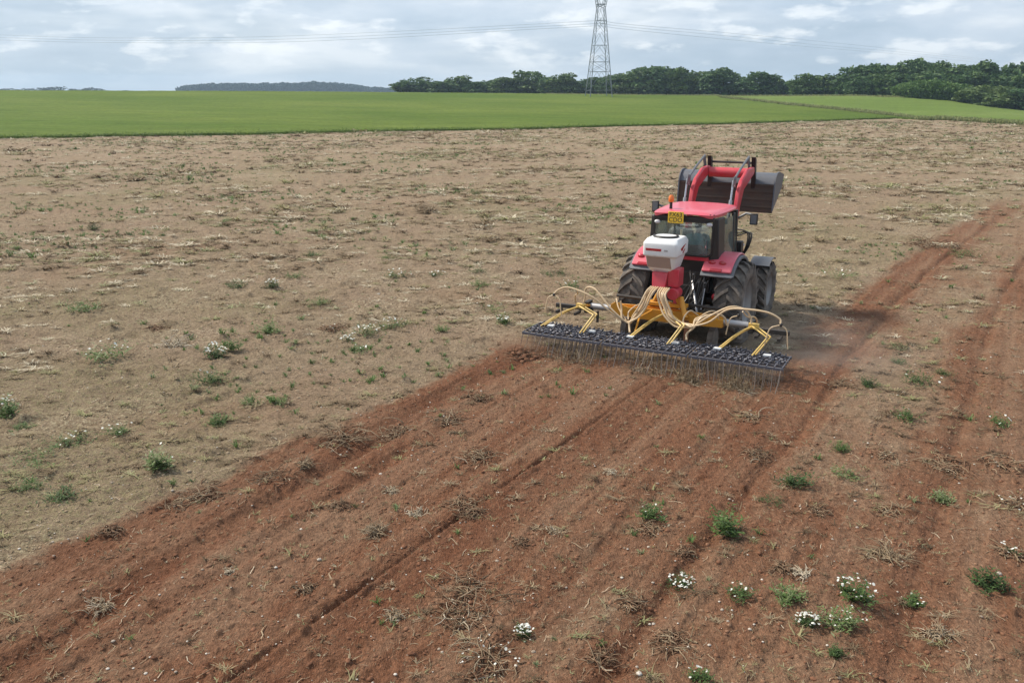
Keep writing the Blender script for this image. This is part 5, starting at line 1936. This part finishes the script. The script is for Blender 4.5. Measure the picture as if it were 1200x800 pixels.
GW, FW, HP, DT = 'green weeds left standing in the soil', 'white flowering weeds in the field', 'uprooted plant heaps dragged by the harrow', 'dry tufts scattered over the field'
W = [
    # near right
    (1000, 708, 46, 30, 'flower', 'tall upper clump of the trio of white flowered weeds near the bottom right', FW, 60, .45),
    (988, 735, 46, 26, 'flower', 'brightest green clump of the white flowered trio near the bottom right', FW, 34, .85),
    (946, 734, 30, 16, 'flower', 'small whitest left clump of the flowered trio near the bottom right', FW, 60, .3),
    (968, 728, 26, 14, 'heap', 'brown withered stems between the two white flowered clumps at bottom right', HP, 8, .6),
    (1158, 688, 38, 26, 'green', 'dense dark green weed close to the right edge, beside the pale withered patch', GW, 0, .3),
    (852, 627, 40, 36, 'green', 'tall bright weed with drooping leaves right of the lower centre', GW, 0, .6),
    (932, 570, 40, 22, 'green', 'wide dark green weed on the pale strip edge behind the harrow', GW, 0, .3),
    (1106, 584, 26, 16, 'green', 'small lime green weed in the right-hand red soil', GW, 0, .95),
    (762, 607, 36, 22, 'flower', 'grey green weed with white tips on a fibrous mound, left of the tall bright weed', FW, 8, .5),
    (765, 620, 40, 12, 'heap', 'fibrous root mound directly below the grey green weed', HP, 0, .5),
    (798, 682, 32, 16, 'flower', 'compact all-white flowered weed alone in lower centre right', FW, 80, .3),
    (870, 700, 36, 15, 'flower', 'low wilted weed with few white heads, left of the flowered trio', FW, 12, .45),
    (926, 704, 34, 22, 'green', 'sparse grey green weed above the small whitest clump', GW, 0, .8),
    (1040, 652, 54, 24, 'tuft', 'grey bristly dry tuft above the flowered trio', DT, 0, .45),
    (1072, 705, 22, 16, 'flower', 'sparse weed with a white cluster, right of the flowered trio', FW, 10, .55),
    (980, 768, 18, 12, 'green', 'tiny dark green weed below the flowered trio', GW, 0, .35),
    (820, 797, 30, 16, 'flower', 'weed with one white cluster at the bottom edge', FW, 16, .55),
    (700, 768, 54, 24, 'heap', 'brown root tangle near the bottom edge right of the big white-tipped heap', HP, 0, .4),
    (788, 752, 52, 22, 'heap', 'spidery root tangle near the bottom edge, right of another brown tangle', HP, 0, .5),
    (735, 708, 42, 12, 'heap', 'flat arched bundle of roots above the spidery tangle', HP, 0, .6),
    (800, 645, 26, 14, 'heap', 'stubby upright brown stems above the compact all-white weed', HP, 0, .4),
    (955, 600, 30, 8, 'heap', 'dark flat root clod just below the wide dark green weed', HP, 0, .3),
    # centre bottom
    (548, 690, 84, 30, 'heap', 'biggest tangled root heap in the lower centre of the red soil', HP, 0, .5),
    (545, 722, 70, 12, 'heap', 'pale flattened stems trailing below the biggest root heap', HP, 0, .8),
    (572, 772, 100, 28, 'heap', 'large heap with white blossoms and long pale stalks at bottom centre', HP, 40, .7),
    (614, 740, 24, 14, 'flower', 'cluster of white blossoms on the right end of the bottom heap', FW, 70, .3),
    (462, 722, 34, 10, 'tuft', 'pale bristly tuft left of the biggest root heap', DT, 0, .6),
    (552, 603, 36, 14, 'heap', 'dark root clod in line with the deep groove at mid field', HP, 0, .3),
    (540, 590, 40, 10, 'heap', 'flat dry clod touching the upper side of the dark root clod', HP, 0, .5),
    (715, 556, 18, 9, 'tuft', 'small pale clod with a dark base, centre right of the groove', DT, 0, .8),
    (610, 636, 24, 9, 'heap', 'small dark clod above the biggest root heap', HP, 0, .2),
    (648, 622, 22, 9, 'tuft', 'faint pale tuft right of the small dark clod', DT, 0, .7),
    (440, 622, 40, 12, 'tuft', 'greenish brown flattened tuft on the lower left of the pass', DT, 0, .5),
    (486, 602, 30, 10, 'tuft', 'pale straw tuft next to the greenish flattened tuft', DT, 0, .8),
    (397, 593, 28, 8, 'heap', 'single dark clod in the left wheel track', HP, 0, .1),
    (460, 575, 24, 12, 'tuft', 'upright tan tuft between the wheel track and the groove', DT, 0, .7),
    (118, 706, 38, 12, 'tuft', 'pale spread tuft in the bottom left of the red soil', DT, 0, .7),
    (268, 670, 16, 14, 'tuft', 'thin upright pale stalks in the left red soil', DT, 0, .85),
    (360, 690, 34, 12, 'heap', 'small flat brown tangle in the left red soil', HP, 0, .4),
    (402, 515, 66, 18, 'heap', 'long tangled heap on the left edge of the harrowed pass', HP, 0, .5),
    (470, 508, 60, 14, 'heap', 'second flatter heap just right of the long edge heap', HP, 0, .6),
    (525, 495, 46, 10, 'heap', 'dark flat stems with a white fleck below the harrow left end', HP, 3, .4),
    (560, 468, 34, 12, 'heap', 'thin dark twigs behind the left third of the harrow', HP, 0, .3),
    (560, 536, 44, 8, 'heap', 'flat dry bundle lying across the middle of the pass', HP, 0, .6),
    (205, 590, 46, 12, 'heap', 'brown clump at the far left of the pass edge', HP, 0, .4),
    (240, 580, 50, 14, 'heap', 'brown olive clump right of the far left edge clump', HP, 0, .7),
    (318, 562, 50, 14, 'heap', 'tangled dark clump on the pass edge below the long heap', HP, 0, .4),
    (358, 548, 30, 14, 'tuft', 'olive tuft on the pass edge between two dark clumps', DT, 0, .4),
    (130, 625, 26, 8, 'heap', 'small dark clod on the lowest left pass edge', HP, 0, .2),
    # behind the harrow, right
    (885, 532, 42, 12, 'heap', 'dark flat clod bundle right behind the harrow track', HP, 0, .2),
    (880, 488, 40, 14, 'heap', 'clod with a pink white lump just behind the harrow right end', HP, 3, .6),
    (985, 452, 30, 16, 'heap', 'brown root knot beside the dark green weed on the strip', HP, 0, .4),
    (1019, 452, 24, 13, 'green', 'dark green weed on the pale strip, nearest to the harrow', GW, 0, .25),
    (1052, 425, 22, 8, 'green', 'small flat weed above the dark green strip weed', GW, 0, .4),
    (1078, 448, 46, 14, 'flower', 'wilted weed with white flecks between two strips', FW, 14, .4),
    (1055, 408, 24, 6, 'green', 'thin flat weed on the strip farther up', GW, 0, .3),
    (1105, 440, 20, 8, 'green', 'small green sprig right of the wilted flecked weed', GW, 0, .4),
    (1060, 492, 34, 14, 'flower', 'grey weed with white tip on the pale strip', FW, 6, .5),
    (1040, 484, 20, 10, 'heap', 'brown clod beside the grey white-tipped weed', HP, 0, .3),
    (985, 528, 24, 12, 'green', 'faint green sprig on the left side of the pale strip', GW, 0, .6),
    (990, 560, 36, 12, 'green', 'low pale green spread on the strip, right of the wide dark weed', GW, 0, .8),
    (1038, 535, 30, 16, 'heap', 'rust coloured stems at the middle of the pale strip', HP, 0, .6),
    (1040, 600, 34, 16, 'heap', 'rusty brown stem bundle below the pale strip', HP, 0, .5),
    (1172, 543, 52, 16, 'heap', 'dark sprawling heap by the right edge', HP, 6, .5),
    (1105, 545, 60, 14, 'heap', 'loose brown roots left of the dark sprawling heap', HP, 0, .5),
    (1172, 498, 26, 12, 'flower', 'grey green weed above the dark sprawling heap', FW, 10, .6),
    (1190, 592, 50, 14, 'heap', 'withered patch with white flecks under the right edge heap', HP, 22, .7),
    (1180, 648, 44, 14, 'heap', 'pale withered patch just above the dense dark right weed', HP, 14, .6),
    (940, 675, 28, 22, 'tuft', 'crossed pale straws above the sparse grey green weed', DT, 0, .9),
    (915, 668, 30, 10, 'heap', 'dark clod left of the crossed straws', HP, 0, .2),
    (1100, 745, 40, 10, 'tuft', 'long bent straws near the bottom right corner', DT, 0, .6),
    (900, 590, 36, 8, 'green', 'small dark leaves lying right of the tall bright weed', GW, 0, .2),
    # left field
    (127, 422, 48, 22, 'flower', 'round grey green bush with white specks in the left field', FW, 26, .8),
    (315, 390, 36, 17, 'green', 'bright green cushion weed in the left field', GW, 0, .75),
    (252, 421, 28, 20, 'flower', 'snow white flower patch beside the dark tuft in the left field', FW, 80, .3),
    (272, 413, 26, 16, 'green', 'dull green weed on the right of the snow white patch', GW, 0, .55),
    (247, 447, 44, 18, 'flower', 'dark olive weed below the snow white patch', FW, 5, .35),
    (292, 474, 28, 12, 'green', 'left one of two green cushions below the olive weed', GW, 0, .6),
    (326, 473, 30, 12, 'green', 'right one of two green cushions below the olive weed', GW, 0, .7),
    (255, 497, 22, 16, 'green', 'small green weed under the two cushions', GW, 0, .6),
    (189, 552, 30, 34, 'flower', 'thin tall faded weed with white tips in the lower left field', FW, 6, .9),
    (8, 487, 32, 24, 'flower', 'white stalks cut by the left edge of the picture', FW, 36, .6),
    (25, 502, 24, 10, 'green', 'small weed right of the white stalks', GW, 0, .5),
    (82, 520, 46, 14, 'flower', 'leafy patch with cream heads in the lower left field', FW, 24, .5),
    (36, 572, 40, 12, 'green', 'flat green weed near the left edge', GW, 0, .5),
    (73, 584, 40, 16, 'green', 'darker weed right of the flat left edge weed', GW, 0, .35),
    (40, 540, 70, 12, 'green', 'wide thin leaf patch along the left side', GW, 0, .6),
    (140, 508, 38, 12, 'flower', 'thin patch with cream heads right of the leafy patch', FW, 18, .5),
    (102, 366, 46, 16, 'green', 'grey green spread weed in the left middle field', GW, 0, .6),
    (366, 300, 20, 9, 'green', 'small dark green weed in the upper left field', GW, 0, .35),
    (345, 326, 26, 8, 'green', 'thin green sprig right of a white tuft', GW, 0, .6),
    (319, 338, 24, 12, 'flower', 'white woolly tuft in the middle left field', FW, 50, .3),
    (374, 358, 24, 10, 'green', 'mid green weed above the bright cushion weed', GW, 0, .7),
    (277, 337, 26, 12, 'green', 'olive weed left of the white woolly tuft', GW, 0, .3),
    (418, 412, 26, 10, 'flower', 'green weed with cream tops at the flower drift foot', FW, 12, .8),
    (408, 399, 20, 8, 'flower', 'white blossom knot at the left end of the flower drift', FW, 40, .3),
    (428, 394, 40, 14, 'flower', 'left half of the long white flower drift', FW, 46, .45),
    (462, 384, 44, 14, 'flower', 'right half of the long white flower drift', FW, 30, .4),
    (392, 385, 34, 8, 'heap', 'dark purplish stems with white blossoms left of the drift', HP, 8, .3),
    (519, 389, 18, 10, 'green', 'bright small weed right of the flower drift', GW, 0, .6),
    (455, 304, 22, 6, 'green', 'thin green weed in the upper middle field', GW, 0, .7),
    (465, 325, 36, 12, 'flower', 'loose white flower patch in the upper middle field', FW, 40, .5),
    (512, 322, 22, 6, 'flower', 'olive weed with white heads right of the loose flower patch', FW, 16, .4),
    (561, 336, 26, 10, 'green', 'bright green patch in the upper field left of the tractor', GW, 0, .65),
    (560, 321, 34, 8, 'green', 'dark green patch behind the bright upper patch', GW, 0, .3),
    (590, 378, 22, 14, 'flower', 'white blossom tuft left of the harrow', FW, 30, .5),
    (572, 361, 40, 9, 'flower', 'low flowering weed left of the harrow, behind the blossom tuft', FW, 16, .6),
    (558, 229, 20, 8, 'green', 'tiny dark weed with white top in the far field', GW, 0, .3),
    (425, 192, 16, 6, 'green', 'tiny dark weed far off in the upper field', GW, 0, .2),
    (668, 336, 40, 12, 'flower', 'whitish weed patch in front of the left rear wheel', FW, 20, .5),
    (650, 322, 46, 9, 'green', 'olive patch up field from the left rear wheel', GW, 0, .4),
    (985, 326, 52, 11, 'flower', 'pale green flowering patch right of the tractor front wheel', FW, 18, .8),
    (110, 270, 16, 8, 'green', 'dark green spot in the upper left field', GW, 0, .1),
    (500, 250, 34, 4, 'tuft', 'olive dry tuft in the upper middle field', DT, 0, .4),
    (205, 405, 40, 6, 'tuft', 'fan of pale stalks between grey bush and snow white patch', DT, 0, .9),
    (183, 384, 30, 10, 'heap', 'dark purplish clod above the fan of pale stalks', HP, 0, .2),
    (1130, 300, 40, 10, 'green', 'olive weed on the upper end of the right strip', GW, 0, .4),
    (1090, 287, 60, 12, 'heap', 'long dry heap across the far red strip', HP, 0, .5),
    (1070, 334, 30, 9, 'heap', 'small dry heap on the far red strip', HP, 0, .3),
]
for (px, py, w, h_, kd, lab, grp, fl, tn) in W:
    weed(px, py, w, h_, kd, lab, grp, fl, tn)

# soil and roots pushed up by the harrow
for (px, py, w, h_, lab) in ((618, 416, 80, 15, 'mound of red soil and roots pushed up at the left end of the harrow'),):
    x, y, z, dd = spot(px, py)
    e = empty('soil_mound', (x, y, z - .02), R(-20), lab, 'soil mound')
    n = 240
    g = np.random.default_rng(9)
    tv, tf = clod_t(3)
    V, F, T = [], [], []
    for i in range(n):
        cx, cy = g.normal(0, .36), g.normal(0, .14)
        hh = .20 * math.exp(-(cx / .5) ** 2 - (cy / .22) ** 2)
        s_ = g.uniform(.02, .07)
        b0 = len(V) * len(tv)
        V.append(tv * s_ + np.array([cx, cy, hh * g.uniform(.2, 1)]))
        F.append(tf + b0)
        T.append(np.full(len(tv), g.uniform(.1, .5)))
    V, F, T = np.concatenate(V), np.concatenate(F), np.concatenate(T)
    cr_ = link('soil_crumbs', np_mesh('soil_crumbs', V, F, M['clod'], {'tint': np.stack([T, T, T, np.ones_like(T)], 1)}), e)
    cr_['kind'] = 'stuff'
    link('root_mass', tinted('root_mass', curved_tubes(160, .45, 1.0, .009, 77, .5, .5), M['root'], .5, 5, 15), e)
# stems caught under the tines
n = 420
lx = rng.uniform(-2.6, 2.9, n)
lx = np.where(rng.uniform(0, 1, n) < .55, rng.uniform(.9, 2.9, n), lx)
ly = -3.22 + rng.normal(0, .10, n)
kp = fbm(lx, lx * 0, .45, 2, 88) > -.15
lx, ly, n = lx[kp], ly[kp], int(kp.sum())
cs, ss = math.cos(HEAD), math.sin(HEAD)
P = np.stack([TX + lx * cs + ly * ss, TY - lx * ss + ly * cs], 1)
TT = []
for k in range(6):
    v_, f_ = curved_tubes(5, 1.0, 1.6, .02, 500 + k, .12, .35)
    TT.append((v_, f_))
scatter('raked_stems', TT, P, rng.uniform(.12, .42, n), rng.uniform(0, 6.28, n), M['straw'], rng.beta(1.8, 1.8, n), label='dry stems gathered under the trailing tines')

# dust thrown up at the ends of the harrow and by the wheels


def dust(name, lx, ly, z, sx, sy, sz, dens, col, label):
    m = bpy.data.materials.new(name)
    m.use_nodes = True
    t = m.node_tree
    for n_ in list(t.nodes):
        t.nodes.remove(n_)
    o = nd(t, 'ShaderNodeOutputMaterial')
    pv = nd(t, 'ShaderNodeVolumePrincipled')
    pv.inputs['Color'].default_value = (col[0], col[1], col[2], 1)
    oc = nd(t, 'ShaderNodeTexCoord').outputs['Object']
    g_ = nd(t, 'ShaderNodeTexGradient', gradient_type='SPHERICAL')
    t.links.new(oc, g_.inputs[0])
    nz = noise(t, oc, 2.2, 3, 0.6)
    f_ = mth(t, 'MULTIPLY', mth(t, 'MULTIPLY', g_.outputs['Fac'], ramp(t, nz, [(0.38, 0), (0.62, 1)])), dens)
    t.links.new(f_, pv.inputs['Density'])
    t.links.new(pv.outputs[0], o.inputs['Volume'])
    o_ = MB().ball((0, 0, 0), 1.0, 20, 12).build(name, m, None, 0, True)
    x, y = to_world(lx, ly)
    o_.location = (x, y, z)
    o_.rotation_euler = (0, 0, -HEAD)
    o_.scale = (sx, sy, sz)
    props(o_, label, None, None, 'stuff')


dust('dust_cloud', 2.9, -.6, .15, 2.6, 2.4, .8, .28, (.85, .72, .62), 'faint dust hanging to the right of the harrow')
dust('dust_cloud', -2.7, -3.1, .12, .85, .5, .35, 4.0, (.50, .28, .18), 'red dust puff at the left end of the harrow')

# ------------------------------------------------------------------ air
m = bpy.data.materials.new('haze')
m.use_nodes = True
t = m.node_tree
for n_ in list(t.nodes):
    t.nodes.remove(n_)
o = nd(t, 'ShaderNodeOutputMaterial')
pv = nd(t, 'ShaderNodeVolumePrincipled')
pv.inputs['Color'].default_value = (0.62, 0.81, 1.0, 1)
pv.inputs['Density'].default_value = 0.00024
pv.inputs['Anisotropy'].default_value = 0.2
t.links.new(pv.outputs[0], o.inputs['Volume'])
hz = MB().box((0, 0, 27.5), (6500, 6500, 67)).build('haze', m, None, 0, False)
props(hz, 'thin summer haze over the fields', None, None, 'stuff')
